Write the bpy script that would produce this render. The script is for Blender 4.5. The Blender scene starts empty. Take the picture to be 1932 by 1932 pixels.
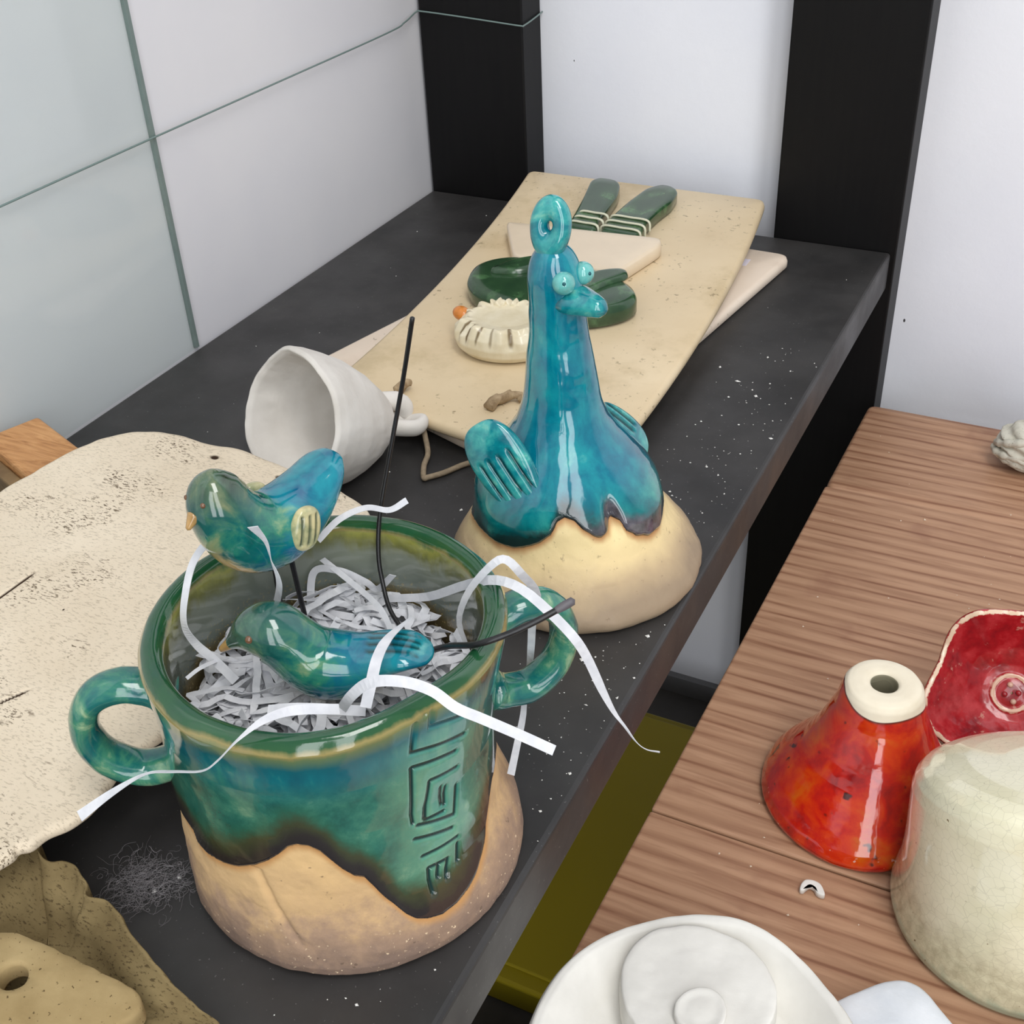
import bpy, math, random
import numpy as np
from mathutils import Vector, Matrix

random.seed(7)
rng = np.random.RandomState(11)
scn = bpy.context.scene
col = scn.collection

# ------------------------------------------------------------------ camera, world, lights, exposure
cam_d = bpy.data.cameras.new('camera')
cam = bpy.data.objects.new('camera', cam_d)
col.objects.link(cam)
cam.location = (0.4882, -0.8115, 0.336)
cam.rotation_euler = (0.96630821, 0.0416525, 0.4599916)
cam_d.sensor_width = 36.0
cam_d.lens = 2287.72 / 1932.0 * 36.0
cam_d.clip_start = 0.01
scn.camera = cam

world = bpy.data.worlds.new('room_daylight')
scn.world = world
world.use_nodes = True
world.node_tree.nodes['Background'].inputs[0].default_value = (0.93, 0.96, 1.0, 1)
world.node_tree.nodes['Background'].inputs[1].default_value = 0.42


def window_light(name, loc, target, sx, sy, power, color):
    d = bpy.data.lights.new(name, 'AREA')
    d.shape = 'RECTANGLE'
    d.size = sx
    d.size_y = sy
    d.energy = power
    d.color = color
    o = bpy.data.objects.new(name, d)
    col.objects.link(o)
    o.location = loc
    o.rotation_euler = (Vector(target) - Vector(loc)).to_track_quat('-Z', 'Y').to_euler()
    return o


# two tall panes of a glazed door behind and to the right of the camera
window_light('door_pane_light', (1.05, -2.15, 0.85), (0.35, -0.3, 0.1), 0.50, 2.5, 17, (0.95, 0.975, 1.0))
window_light('door_pane_light', (1.68, -1.85, 0.85), (0.35, -0.3, 0.1), 0.50, 2.5, 17, (0.95, 0.975, 1.0))

# ceiling lamp of the workshop, above and to the right
window_light('ceiling_lamp_light', (1.0, -0.95, 2.0), (0.35, -0.4, 0.0), 0.5, 1.2, 18, (1.0, 0.985, 0.96))

scn.view_settings.view_transform = 'Standard'
scn.view_settings.look = 'None'
scn.view_settings.gamma = 1.0
scn.view_settings.use_curve_mapping = False
scn.view_settings.exposure = 0.0


# ------------------------------------------------------------------ helpers
def S(r, g, b, a=1.0):
    def f(c):
        c /= 255.0
        return c / 12.92 if c <= 0.04045 else ((c + 0.055) / 1.055) ** 2.4
    return (f(r), f(g), f(b), a)


def sstep(a, b, x):
    t = np.clip((x - a) / (b - a), 0, 1)
    return t * t * (3 - 2 * t)


def vnoise(P, scale, seed=0):
    """smooth value noise in -1..1 for an (N,3) array"""
    Q = np.asarray(P, float) * scale + seed * 17.31
    i = np.floor(Q).astype(np.int64)
    f = Q - i
    f = f * f * (3 - 2 * f)

    def hsh(ix, iy, iz):
        n = (ix * 374761393 + iy * 668265263 + iz * 1274126177 + seed * 974711) & 0x7fffffff
        n = ((n ^ (n >> 13)) * 1103515245 + 12345) & 0x7fffffff
        n = (n ^ (n >> 16)) & 0xffff
        return n / 32767.5 - 1.0
    r = 0
    for dx in (0, 1):
        for dy in (0, 1):
            for dz in (0, 1):
                w = (f[:, 0] if dx else 1 - f[:, 0]) * (f[:, 1] if dy else 1 - f[:, 1]) * (f[:, 2] if dz else 1 - f[:, 2])
                r = r + w * hsh(i[:, 0] + dx, i[:, 1] + dy, i[:, 2] + dz)
    return r


def fbm(P, scale, seed=0, oct=3):
    r, a = 0, 1.0
    for k in range(oct):
        r = r + a * vnoise(P, scale * 2 ** k, seed + k)
        a *= 0.5
    return r / 1.75


def link(o, parent=None):
    col.objects.link(o)
    if parent is not None:
        o.parent = parent
    return o


def tag(o, label=None, cat=None, group=None, kind=None):
    if label: o['label'] = label
    if cat: o['category'] = cat
    if group: o['group'] = group
    if kind: o['kind'] = kind
    return o


def thing(name, label, cat, loc=(0, 0, 0), rot=(0, 0, 0), group=None):
    o = bpy.data.objects.new(name, None)
    o.empty_display_size = 0.01
    o.location = loc
    o.rotation_euler = rot
    col.objects.link(o)
    return tag(o, label, cat, group)


def mesh(name, V, F, mat, parent=None, smooth=True, attrs=None):
    me = bpy.data.meshes.new(name)
    V = np.asarray(V, float)
    me.from_pydata(V.tolist(), [], F.tolist() if isinstance(F, np.ndarray) else F)
    if smooth:
        me.polygons.foreach_set('use_smooth', [True] * len(me.polygons))
    for k, v in (attrs or {}).items():
        a = me.attributes.new(k, 'FLOAT', 'POINT')
        a.data.foreach_set('value', np.asarray(v, np.float32).ravel())
    me.materials.append(mat)
    me.update()
    o = bpy.data.objects.new(name, me)
    return link(o, parent)


def grid_faces(nr, nc, wrap=True, flip=False):
    """rows x cols vertex grid -> quads"""
    c = np.arange(nc if wrap else nc - 1)
    r = np.arange(nr - 1)
    R_, C_ = np.meshgrid(r, c, indexing='ij')
    C2 = (C_ + 1) % nc
    q = np.stack([R_ * nc + C_, R_ * nc + C2, (R_ + 1) * nc + C2, (R_ + 1) * nc + C_], -1).reshape(-1, 4)
    return q[:, ::-1] if flip else q


def lathe_arrays(rz, n):
    """profile list (r,z) -> theta grid arrays"""
    rz = np.asarray(rz, float)
    th = np.linspace(-math.pi, math.pi, n, endpoint=False)
    T, K = np.meshgrid(th, np.arange(len(rz)))
    return T.ravel(), rz[K.ravel(), 0], rz[K.ravel(), 1]


def dense(prof, step):
    prof = np.asarray(prof, float)
    out = [prof[0]]
    for a, b in zip(prof[:-1], prof[1:]):
        k = max(1, int(np.ceil(np.linalg.norm(b - a) / step)))
        for i in range(1, k + 1):
            out.append(a + (b - a) * i / k)
    return np.array(out)


def spline(P, n):
    """Catmull-Rom through points (m,d) -> n samples"""
    P = np.asarray(P, float)
    Q = np.vstack([2 * P[0] - P[1], P, 2 * P[-1] - P[-2]])
    m = len(P) - 1
    out = []
    for u in np.linspace(0, m, n):
        k = min(int(u), m - 1)
        t = u - k
        a, b, c, d = Q[k], Q[k + 1], Q[k + 2], Q[k + 3]
        out.append(0.5 * ((2 * b) + (c - a) * t + (2 * a - 5 * b + 4 * c - d) * t * t + (3 * b - a - 3 * c + d) * t ** 3))
    return np.array(out)


def frames(P, up=(0, 0, 1)):
    P = np.asarray(P, float)
    T = np.gradient(P, axis=0)
    T /= np.linalg.norm(T, axis=1)[:, None] + 1e-12
    u = np.array(up, float)
    u = u - T[0] * (u @ T[0])
    if np.linalg.norm(u) < 1e-3:
        u = np.cross(T[0], [1, 0, 0])
    u /= np.linalg.norm(u)
    A, B = [], []
    for t in T:
        u = u - t * (u @ t)
        u /= np.linalg.norm(u)
        A.append(u.copy())
        B.append(np.cross(t, u))
    return T, np.array(A), np.array(B)


def tube_geo(P, ra, rb=None, seg=10, up=(0, 0, 1)):
    """tube with elliptical section: ra along 'up'-like axis, rb sideways; closed rounded ends"""
    P = np.asarray(P, float)
    n = len(P)
    ra = np.broadcast_to(np.asarray(ra, float), (n,))
    rb = ra if rb is None else np.broadcast_to(np.asarray(rb, float), (n,))
    T, A, B = frames(P, up)
    a = np.linspace(0, 2 * math.pi, seg, endpoint=False)
    V = (P[:, None, :] + A[:, None, :] * (np.cos(a)[None, :, None] * ra[:, None, None])
         + B[:, None, :] * (np.sin(a)[None, :, None] * rb[:, None, None])).reshape(-1, 3)
    F = grid_faces(n, seg).tolist()
    e = min(ra[0], rb[0]) * 0.6
    V = np.vstack([V, P[0] - T[0] * e, P[-1] + T[-1] * min(ra[-1], rb[-1]) * 0.6])
    c0, c1 = n * seg, n * seg + 1
    for i in range(seg):
        j = (i + 1) % seg
        F.append([c0, j, i])
        F.append([c1, (n - 1) * seg + i, (n - 1) * seg + j])
    return V, F


def ribbon_geo(P, width, thick=0.00016, n=None, twist=None, flat=(0, 0, 1)):
    """paper strip: flat box section following the path; normal starts near 'flat'"""
    if n: P = spline(P, n)
    P = np.asarray(P, float)
    m = len(P)
    T = np.gradient(P, axis=0)
    T /= np.linalg.norm(T, axis=1)[:, None] + 1e-12
    tw = np.interp(np.linspace(0, 1, m), np.linspace(0, 1, len(twist)), twist) if twist is not None else np.zeros(m)
    wd = np.interp(np.linspace(0, 1, m), np.linspace(0, 1, len(width)), width) if np.ndim(width) else np.full(m, width)
    V = []
    prev = None
    for i in range(m):
        u = np.array(flat, float)
        u = u - T[i] * (u @ T[i])
        if np.linalg.norm(u) < 0.25 and prev is not None:
            u = prev - T[i] * (prev @ T[i])
        u /= np.linalg.norm(u) + 1e-9
        prev = u
        b = np.cross(T[i], u)
        c, s = math.cos(tw[i]), math.sin(tw[i])
        N, W = u * c + b * s, b * c - u * s
        w, t = wd[i] / 2, thick / 2
        V += [P[i] + W * w + N * t, P[i] - W * w + N * t, P[i] - W * w - N * t, P[i] + W * w - N * t]
    F = grid_faces(m, 4).tolist() + [[0, 1, 2, 3], [4 * m - 1, 4 * m - 2, 4 * m - 3, 4 * m - 4]]
    return np.array(V), F


def join(parts):
    V, F, o = [], [], 0
    for v, f in parts:
        V.append(v)
        F += [[i + o for i in q] for q in f]
        o += len(v)
    return np.vstack(V), F


def box_geo(x0, x1, y0, y1, z0, z1):
    V = [(x0, y0, z0), (x1, y0, z0), (x1, y1, z0), (x0, y1, z0), (x0, y0, z1), (x1, y0, z1), (x1, y1, z1), (x0, y1, z1)]
    return np.array(V), [[0, 3, 2, 1], [4, 5, 6, 7], [0, 1, 5, 4], [1, 2, 6, 5], [2, 3, 7, 6], [3, 0, 4, 7]]


def bevel(o, w, seg=3):
    m = o.modifiers.new('bevel', 'BEVEL')
    m.width = w
    m.segments = seg
    m.limit_method = 'ANGLE'
    return o


def crisp(o, deg=35):
    o.data.set_sharp_from_angle(angle=math.radians(deg))
    return o


def prism_geo(poly, z0, z1, inset=0.0015, zf=None):
    """closed outline (x,y) -> slab with rounded upper edge; zf(x,y) adds height"""
    P = np.asarray(poly, float)
    n = len(P)
    c = P.mean(0)
    area = 0.5 * np.sum(P[:, 0] * np.roll(P[:, 1], -1) - P[:, 1] * np.roll(P[:, 0], -1))
    if area < 0: P = P[::-1]
    t = np.roll(P, -1, 0) - np.roll(P, 1, 0)
    t /= np.linalg.norm(t, axis=1)[:, None] + 1e-12
    nrm = np.stack([t[:, 1], -t[:, 0]], 1)
    rows = []
    for off, z in ((inset * 0.6, z0), (0, z0 + inset * 0.6), (0, z1 - inset), (inset * 0.3, z1 - inset * 0.3), (inset, z1)):
        Q = P - nrm * off
        rows.append(np.column_stack([Q, np.full(n, z)]))
    inner = rows[-1][:, :2]
    for k in (0.8, 0.55, 0.3, 0.1):
        rows.append(np.column_stack([c + (inner - c) * k, np.full(n, z1)]))
    V = np.vstack(rows)
    if zf is not None: V[:, 2] += np.array([zf(x, y) for x, y in V[:, :2]])
    F = grid_faces(len(rows), n).tolist()
    m = (len(rows) - 1) * n
    F.append([m + i for i in range(n)])
    F.append([i for i in range(n)][::-1])
    return V, F


def corner_poly(P, n, it=3):
    """closed polygon resampled along its sides, corners eased a little"""
    P = np.asarray(P, float)
    Q = np.vstack([P, P[:1]])
    d = np.concatenate([[0], np.cumsum(np.linalg.norm(np.diff(Q, axis=0), axis=1))])
    t = np.linspace(0, d[-1], n, endpoint=False)
    R_ = np.column_stack([np.interp(t, d, Q[:, 0]), np.interp(t, d, Q[:, 1])])
    for _ in range(it):
        R_ = .5 * R_ + .25 * (np.roll(R_, 1, 0) + np.roll(R_, -1, 0))
    return R_


def closed_spline(P, n):
    P = np.asarray(P, float)
    m = len(P)
    out = []
    for u in np.linspace(0, m, n, endpoint=False):
        k = int(u)
        t = u - k
        a, b, c, d = P[(k - 1) % m], P[k % m], P[(k + 1) % m], P[(k + 2) % m]
        out.append(0.5 * ((2 * b) + (c - a) * t + (2 * a - 5 * b + 4 * c - d) * t * t + (3 * b - a - 3 * c + d) * t ** 3))
    return np.array(out)


# ------------------------------------------------------------------ material helpers
class Mat:
    def __init__(s, name, rough=0.6, spec=0.5, coat=0.0):
        s.m = bpy.data.materials.new(name)
        s.m.use_nodes = True
        s.nt = s.m.node_tree
        s.b = s.nt.nodes['Principled BSDF']
        s.b.inputs['Roughness'].default_value = rough
        s.b.inputs['Specular IOR Level'].default_value = spec
        s.b.inputs['Coat Weight'].default_value = coat
        s.b.inputs['Coat Roughness'].default_value = 0.04
        s.tc = s.nt.nodes.new('ShaderNodeTexCoord').outputs['Object']

    def put(s, sock, v):
        if hasattr(v, 'is_output'):
            s.nt.links.new(v, sock)
        else:
            sock.default_value = v

    def set(s, name, v):
        s.put(s.b.inputs[name], v)
        return s

    def attr(s, name):
        n = s.nt.nodes.new('ShaderNodeAttribute')
        n.attribute_name = name
        return n.outputs['Fac']

    def vec(s, scale=(1, 1, 1), rot=(0, 0, 0)):
        n = s.nt.nodes.new('ShaderNodeMapping')
        n.inputs['Scale'].default_value = scale
        n.inputs['Rotation'].default_value = rot
        s.nt.links.new(s.tc, n.inputs[0])
        return n.outputs[0]

    def noise(s, scale, detail=4, rough=0.55, dist=0.0, vec=None):
        n = s.nt.nodes.new('ShaderNodeTexNoise')
        n.inputs['Scale'].default_value = scale
        n.inputs['Detail'].default_value = detail
        n.inputs['Roughness'].default_value = rough
        n.inputs['Distortion'].default_value = dist
        s.nt.links.new(vec if vec is not None else s.tc, n.inputs['Vector'])
        return n.outputs['Fac']

    def voro(s, scale, feature='F1', vec=None, rnd=1.0):
        n = s.nt.nodes.new('ShaderNodeTexVoronoi')
        n.feature = feature
        n.inputs['Scale'].default_value = scale
        n.inputs['Randomness'].default_value = rnd
        s.nt.links.new(vec if vec is not None else s.tc, n.inputs['Vector'])
        return n.outputs['Distance']

    def ramp(s, fac, stops, interp='LINEAR'):
        n = s.nt.nodes.new('ShaderNodeValToRGB')
        n.color_ramp.interpolation = interp
        e = n.color_ramp.elements
        while len(e) < len(stops): e.new(0.5)
        for el, (p, c) in zip(e, stops):
            el.position = p
            el.color = c if len(c) == 4 else (*c, 1)
        s.put(n.inputs[0], fac)
        return n.outputs[0]

    def map(s, v, a, b, c=0.0, d=1.0, smooth=True):
        n = s.nt.nodes.new('ShaderNodeMapRange')
        n.interpolation_type = 'SMOOTHSTEP' if smooth else 'LINEAR'
        s.put(n.inputs[0], v)
        for k, x in zip((1, 2, 3, 4), (a, b, c, d)): n.inputs[k].default_value = x
        return n.outputs[0]

    def math(s, op, a, b=0.0, c=0.0):
        n = s.nt.nodes.new('ShaderNodeMath')
        n.operation = op
        s.put(n.inputs[0], a)
        s.put(n.inputs[1], b)
        s.put(n.inputs[2], c)
        return n.outputs[0]

    def mix(s, f, a, b, mode='MIX'):
        n = s.nt.nodes.new('ShaderNodeMix')
        n.data_type = 'RGBA'
        n.blend_type = mode
        s.put(n.inputs['Factor'], f)
        s.put(n.inputs['A'], a)
        s.put(n.inputs['B'], b)
        return n.outputs['Result']

    def bump(s, h, strength=0.3, dist=0.001):
        n = s.nt.nodes.new('ShaderNodeBump')
        n.inputs['Strength'].default_value = strength
        n.inputs['Distance'].default_value = dist
        s.put(n.inputs['Height'], h)
        s.nt.links.new(n.outputs[0], s.b.inputs['Normal'])
        return s


def white(v=1.0): return (v, v, v, 1)


def clay_mat(name, c0, c1, speck=None, rough=0.85, scale=60, bump=0.25, bscale=500):
    m = Mat(name, rough, 0.25)
    c = m.ramp(m.noise(scale, 5), [(0.3, c0), (0.7, c1)])
    if speck:
        f = m.map(m.noise(scale * 14, 2, 0.5), 0.66, 0.72)
        c = m.mix(f, c, speck)
    m.set('Base Color', c)
    m.bump(m.noise(bscale, 4, 0.6), bump, 0.0006)
    return m.m


def plain(name, c, rough=0.5, spec=0.5, coat=0.0, var=0.12, scale=80):
    m = Mat(name, rough, spec, coat)
    d = tuple(x * (1 - var) for x in c[:3]) + (1,)
    m.set('Base Color', m.ramp(m.noise(scale, 4), [(0.3, d), (0.7, c)]))
    return m.m


# ------------------------------------------------------------------ setting: walls, floor, shelf unit
def wall_mat(name, base, dark, bscale=260, bstr=0.12):
    m = Mat(name, 0.75, 0.3)
    m.set('Base Color', m.ramp(m.noise(5, 5), [(0.3, dark), (0.65, base)]))
    m.bump(m.noise(bscale, 4, 0.6), bstr, 0.0012)
    return m


M_wall = wall_mat('white_plaster', S(236, 237, 242), S(226, 228, 236)).m
M_wall_l = wall_mat('white_painted_board', S(226, 224, 226), S(216, 215, 220), 120, 0.04)
M_wall_l.set('Roughness', 0.38)
M_wall_l = M_wall_l.m
mf = Mat('grey_floor', 0.6)
mf.set('Base Color', mf.ramp(mf.noise(9, 5), [(0.3, S(58, 56, 54)), (0.7, S(96, 93, 90))]))

FLOOR = -0.487
wb = mesh('wall_back', *box_geo(-0.003, 2.6, 0.033, 0.09, FLOOR, 2.2), M_wall, smooth=False)
tag(wb, kind='structure')
wl = mesh('wall_left', *box_geo(-0.06, -0.003, -2.6, 0.033, FLOOR, 2.2), M_wall_l, smooth=False)
tag(wl, kind='structure')
fl = mesh('floor', *box_geo(-0.06, 2.6, -2.8, 0.09, FLOOR - 0.03, FLOOR), mf.m, smooth=False)
tag(fl, kind='structure')
mbb = plain('grey_skirting', S(120, 120, 122), 0.6)
bb = mesh('baseboard_back', *box_geo(-0.003, 2.6, 0.026, 0.033, FLOOR, FLOOR + 0.02), mbb, smooth=False)
tag(bb, kind='structure')

# small chip marks on the plaster
mm = plain('dark_fleck', S(70, 68, 70), 0.8)
a_, b_ = np.meshgrid(np.linspace(0, 2 * math.pi, 10, endpoint=False), np.linspace(math.pi - .05, .05, 6))
Vm = np.column_stack([(np.sin(b_) * np.cos(a_)).ravel() * .0008, (np.sin(b_) * np.sin(a_)).ravel() * .0004, np.cos(b_).ravel() * .0014])
mesh('plaster_chip', Vm + [.3714, .0330, -.0640], grid_faces(6, 10), mm, wb)
mesh('plaster_chip', Vm * .5 + [.110, .0330, .100], grid_faces(6, 10), mm, wb)

# glass pane leaning flat on the left wall
mg = bpy.data.materials.new('green_tinted_glass')
mg.use_nodes = True
nt = mg.node_tree
nt.nodes.clear()
out = nt.nodes.new('ShaderNodeOutputMaterial')
tr = nt.nodes.new('ShaderNodeBsdfTransparent')
tr.inputs[0].default_value = (0.955, 0.974, 0.967, 1)
gl = nt.nodes.new('ShaderNodeBsdfGlossy')
gl.inputs['Roughness'].default_value = 0.06
geo_ = nt.nodes.new('ShaderNodeNewGeometry')
fr0 = nt.nodes.new('ShaderNodeFresnel')
fr0.inputs[0].default_value = 1.45
fi = nt.nodes.new('ShaderNodeMath')
fi.operation = 'SUBTRACT'
fi.inputs[0].default_value = 1.0
nt.links.new(geo_.outputs['Backfacing'], fi.inputs[1])
fr = nt.nodes.new('ShaderNodeMath')
fr.operation = 'MULTIPLY'
nt.links.new(fr0.outputs[0], fr.inputs[0])
nt.links.new(fi.outputs[0], fr.inputs[1])
mx = nt.nodes.new('ShaderNodeMixShader')
nt.links.new(fr.outputs[0], mx.inputs[0])
nt.links.new(tr.outputs[0], mx.inputs[1])
nt.links.new(gl.outputs[0], mx.inputs[2])
nt.links.new(mx.outputs[0], out.inputs[0])
gp = thing('glass_pane', 'pale green glass pane flat against the white left wall', 'glass pane', (-0.0015, -0.75, 0))
mesh('pane', *box_geo(-0.0012, 0.0012, -0.7, 0.4524, 0.0006, 0.62), mg, gp, smooth=False)
me_ = plain('glass_edge_green', S(120, 134, 130), 0.3)
mesh('pane_edge', *box_geo(-0.0013, 0.0014, 0.4520, 0.4545, 0.0006, 0.62), me_, gp, smooth=False)

# black shelf unit
ms = Mat('black_brown_board', 0.42, 0.5)
n1 = ms.noise(14, 6, 0.6)
n2 = ms.noise(2, 2)
cs = ms.ramp(n1, [(0.3, S(34, 33, 33)), (0.72, S(58, 56, 55))])
dust = ms.map(ms.noise(700, 2, 0.5), 0.70, 0.74)
cs = ms.mix(ms.math('MULTIPLY', dust, 0.35), cs, S(150, 148, 145))
ms.set('Base Color', cs)
ms.set('Roughness', ms.map(ms.noise(22, 5), 0.3, 0.7, 0.40, 0.58))
ms.bump(ms.noise(900, 3), 0.05, 0.0004)
mp = Mat('black_post_veneer', 0.5, 0.22)
mp.set('Base Color', mp.ramp(mp.noise(40, 5, vec=mp.vec((8, 8, 0.4))), [(0.3, S(9, 8, 9)), (0.7, S(14, 13, 13))]))
su = thing('shelf_unit', 'black shelf board held between two wide black uprights', 'shelf', (0.18, 0, 0))
o = mesh('shelf_board', *box_geo(-0.18, 0.1805, -0.80, -0.0005, -0.027, 0), ms.m, su, smooth=False)
bevel(o, 0.0022, 3)
for x0, x1 in ((-0.18, -0.0954), (0.098, 0.1840)):
    o = mesh('post', *box_geo(x0, x1, 0.0, 0.031, FLOOR, 1.3), mp.m, su, smooth=False)
    bevel(o, 0.0012, 2)

# nylon cord strung along the glass and around the post
mc = Mat('green_nylon', 0.25, 0.6)
mc.set('Base Color', S(110, 128, 124))
pts = [(0.0012, -0.80, 0.1325), (0.0012, -0.40, 0.1322), (0.0012, -0.20, 0.1312), (0.0012, -0.05, 0.1305), (0.0008, -0.022, 0.1322), (-0.0004, -0.0030, 0.1352),
       (0.004, -0.0012, 0.1354), (0.03, -0.0012, 0.1340), (0.06, -0.0012, 0.1320), (0.0835, -0.0012, 0.1304), (0.0858, 0.001, 0.1304), (0.0858, 0.018, 0.1316), (0.0856, 0.0318, 0.133)]
o = mesh('nylon_cord', *tube_geo(spline(pts, 120), 0.0006, seg=8), mc.m)
tag(o, 'thin green nylon cord stretched along the left wall and wrapped around the post', 'cord')

# ------------------------------------------------------------------ two-handled turquoise cup
IR = np.array([0.896, 0.444])
CUPC = np.array([0.3002, -0.5836])
CUPB = [(-2.05, .045), (-1.976, 0.0445), (-1.952, 0.0404), (-1.856, 0.0392), (-1.712, 0.0407), (-1.587, 0.0427), (-1.471, 0.046), (-1.373, 0.05), (-1.305, 0.0534), (-1.238, 0.0571), (-1.18, 0.0583), (-1.116, 0.0579), (-1.059, 0.0552), (-1.004, 0.051), (-0.951, 0.0463), (-0.894, 0.0426), (-0.841, 0.0413), (-0.805, 0.0379), (-0.761, 0.033), (-0.706, 0.0269), (-0.666, 0.0224), (-0.626, 0.0196), (-0.567, 0.0176), (-0.479, 0.0158), (-0.383, 0.0163), (-0.28, 0.0182), (-0.185, 0.021), (-0.093, 0.0237), (0.003, 0.027), (0.122, 0.0336), (0.227, 0.0393), (0.412, 0.0417), (0.9, .034), (1.5, .042), (2.2, .03), (2.9, .044), (3.5, .036), (4.0, .043), (4.2332, .045)]
KEY = [(-0.4075, 0.1000, -0.4383, 0.0985), (-0.396, 0.0987, -0.4018, 0.0925), (-0.4018, 0.0925, -0.1832, 0.0883), (-0.5006, 0.0971, -0.5221, 0.0859), (-0.5221, 0.0859, -0.1368, 0.0787), (-0.2072, 0.0746, -0.5218, 0.0796), (-0.5218, 0.0796, -0.5182, 0.0559), (-0.1861, 0.067, -0.4007, 0.0701), (-0.4007, 0.0701, -0.4361, 0.0545), (-0.4146, 0.0638, -0.4422, 0.0553), (-0.4369, 0.0544, -0.304, 0.0529), (-0.3169, 0.0641, -0.313, 0.0563), (-0.2773, 0.0627, -0.2916, 0.0553), (-0.1832, 0.0588, -0.2257, 0.048), (-0.2257, 0.048, -0.4906, 0.0541), (-0.2548, 0.0434, -0.5201, 0.0493), (-0.2265, 0.0382, -0.4881, 0.0405), (-0.236, 0.0357, -0.2645, 0.0294), (-0.3271, 0.0331, -0.4637, 0.0344), (-0.4637, 0.0344, -0.4838, 0.0249), (-0.3271, 0.0331, -0.3713, 0.0267), (-0.3978, 0.0335, -0.4197, 0.0286)]
CZ = [0, .0025, .006, .012, .02, .028, .036, .045, .06, .08, .095, .1026]
CR = [.0555, .0572, .0578, .0574, .0560, .0540, .0530, .0526, .0524, .0533, .0550, .0558]


def zglaze(th):
    a = np.array([c[0] for c in CUPB])
    z = np.array([c[1] for c in CUPB])
    t = np.mod(th + 2.05, 2 * math.pi) - 2.05
    return np.interp(t, a, z)


prof = [(1e-5, 0), (.03, 0)] + [(r, z) for r, z in zip(np.interp(np.linspace(0, .0985, 14), CZ, CR), np.linspace(0, .0985, 14))]
outer = [(np.interp(z, CZ, CR), z) for z in np.linspace(0, .0985, 230)]
rimR = np.interp(.0985, CZ, CR)
arc = [(rimR - .0036 + .0036 * math.cos(a), .0985 + .0041 * math.sin(a)) for a in np.linspace(0, math.pi, 16)[1:-1]]
inner = [(np.interp(z, [.01, .03, .0985], [.044, .0462, rimR - .0072]), z) for z in np.linspace(.0985, .012, 70)]
prof = [(1e-5, .0), (.03, .0)] + outer + arc + inner + [(.04, .0105), (.02, .010), (1e-5, .010)]
zone = np.array([0] * 2 + [0] * len(outer) + [1] * len(arc) + [2] * (len(inner) + 3))
NT = 880
th, r, z = lathe_arrays(prof, NT)
zn = np.repeat(zone, NT)
dirx, diry = np.cos(th), np.sin(th)
P0 = np.column_stack([dirx * r, diry * r, z])
zg = zglaze(th) + 0.0006 * vnoise(P0, 160, 3)
hgl = np.where(zn == 0, z - zg, 0.05)
key = np.zeros(len(th))
sel = (zn == 0) & (th > -.62) & (th < -.05) & (z > .02)
ux, uz = th[sel] * .0525, z[sel]
dmin = np.full(sel.sum(), 1.0)
for t0, z0, t1, z1 in KEY:
    ax, az, bx, bz = t0 * .0525, z0, t1 * .0525, z1
    L2 = (bx - ax) ** 2 + (bz - az) ** 2
    t = np.clip(((ux - ax) * (bx - ax) + (uz - az) * (bz - az)) / L2, 0, 1)
    dmin = np.minimum(dmin, np.hypot(ux - ax - t * (bx - ax), uz - az - t * (bz - az)))
key[sel] = np.exp(-(dmin / .00078) ** 2)
off = np.interp(z, [0, .012, .03, .06, .085, .1026], [0, -.0006, -.0033, -.0033, -.001, 0])
off = np.where(zn == 2, off * .5, off)
top = sstep(.06, .1, z)
dr = top * (-.0020 * np.exp(-((th + .42) / .30) ** 2) + .0008 * np.exp(-((th + 1.2) / .35) ** 2)) + .0007 * top * np.sin(3 * th + 1) + .0006 * fbm(P0, 45, 5)
dr += np.where(zn == 0, .0005 * sstep(0, .0012, hgl) - .0010 * key + np.where(hgl < 0, .0004 * fbm(P0, 160, 9), 0), 0)
dr += np.where(zn == 0, -.0012 * np.exp(-((th + 1.38 + (z - .03) * 6) / .03) ** 2) * sstep(.012, .02, z) * (hgl < 0) * (z < .045), 0)
dz = top * (.0010 * np.sin(2 * th + .6) + .0007 * fbm(P0 * [1, 1, 0], 40, 4))
rr = np.maximum(r + dr * (r > .01), 1e-5)
V = np.column_stack([dirx * rr + IR[0] * off, diry * rr + IR[1] * off, z + dz])
A = dict(hgl=hgl, key=key, dep=.1026 - z, inn=(zn >= 2) * 1.0 + (zn == 1) * .0,
         keyz=np.exp(-((th + .34) / .28) ** 2) * (zn == 0))

m = Mat('turquoise_cup_glaze', 0.12, 0.5)
dep, hg, ky, kz, inn = m.attr('dep'), m.attr('hgl'), m.attr('key'), m.attr('keyz'), m.attr('inn')
nz = m.noise(75, 8, 0.68, 0.15)
nf = m.noise(420, 4, 0.6)
nst = m.noise(60, 5, 0.6, 0.3, m.vec((1, 1, 0.35)))
base = m.ramp(nz, [(0.30, S(22, 72, 66)), (0.47, S(40, 102, 88)), (0.58, S(58, 118, 98)), (0.74, S(112, 150, 120))])
blue = m.ramp(nst, [(0.35, S(0, 82, 100)), (0.52, S(4, 108, 118)), (0.70, S(70, 150, 125))])
base = m.mix(m.map(dep, .030, .012), base, blue)
base = m.mix(m.math('MULTIPLY', kz, 0.65), base, m.ramp(nst, [(0.35, S(52, 140, 126)), (0.65, S(132, 182, 146))]))
hw = m.math('ADD', hg, m.math('MULTIPLY', m.math('SUBTRACT', nz, 0.5), 0.012))
low = m.ramp(m.map(hw, 0.0, 0.020, 0, 1, False), [(0.0, S(40, 36, 38)), (0.22, S(46, 42, 40)), (0.5, S(62, 66, 44)), (0.8, S(44, 96, 74))])
base = m.mix(m.map(hw, 0.011, 0.022), low, base)
base = m.mix(m.map(ky, 0.25, 0.8), base, S(4, 46, 44))
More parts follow.
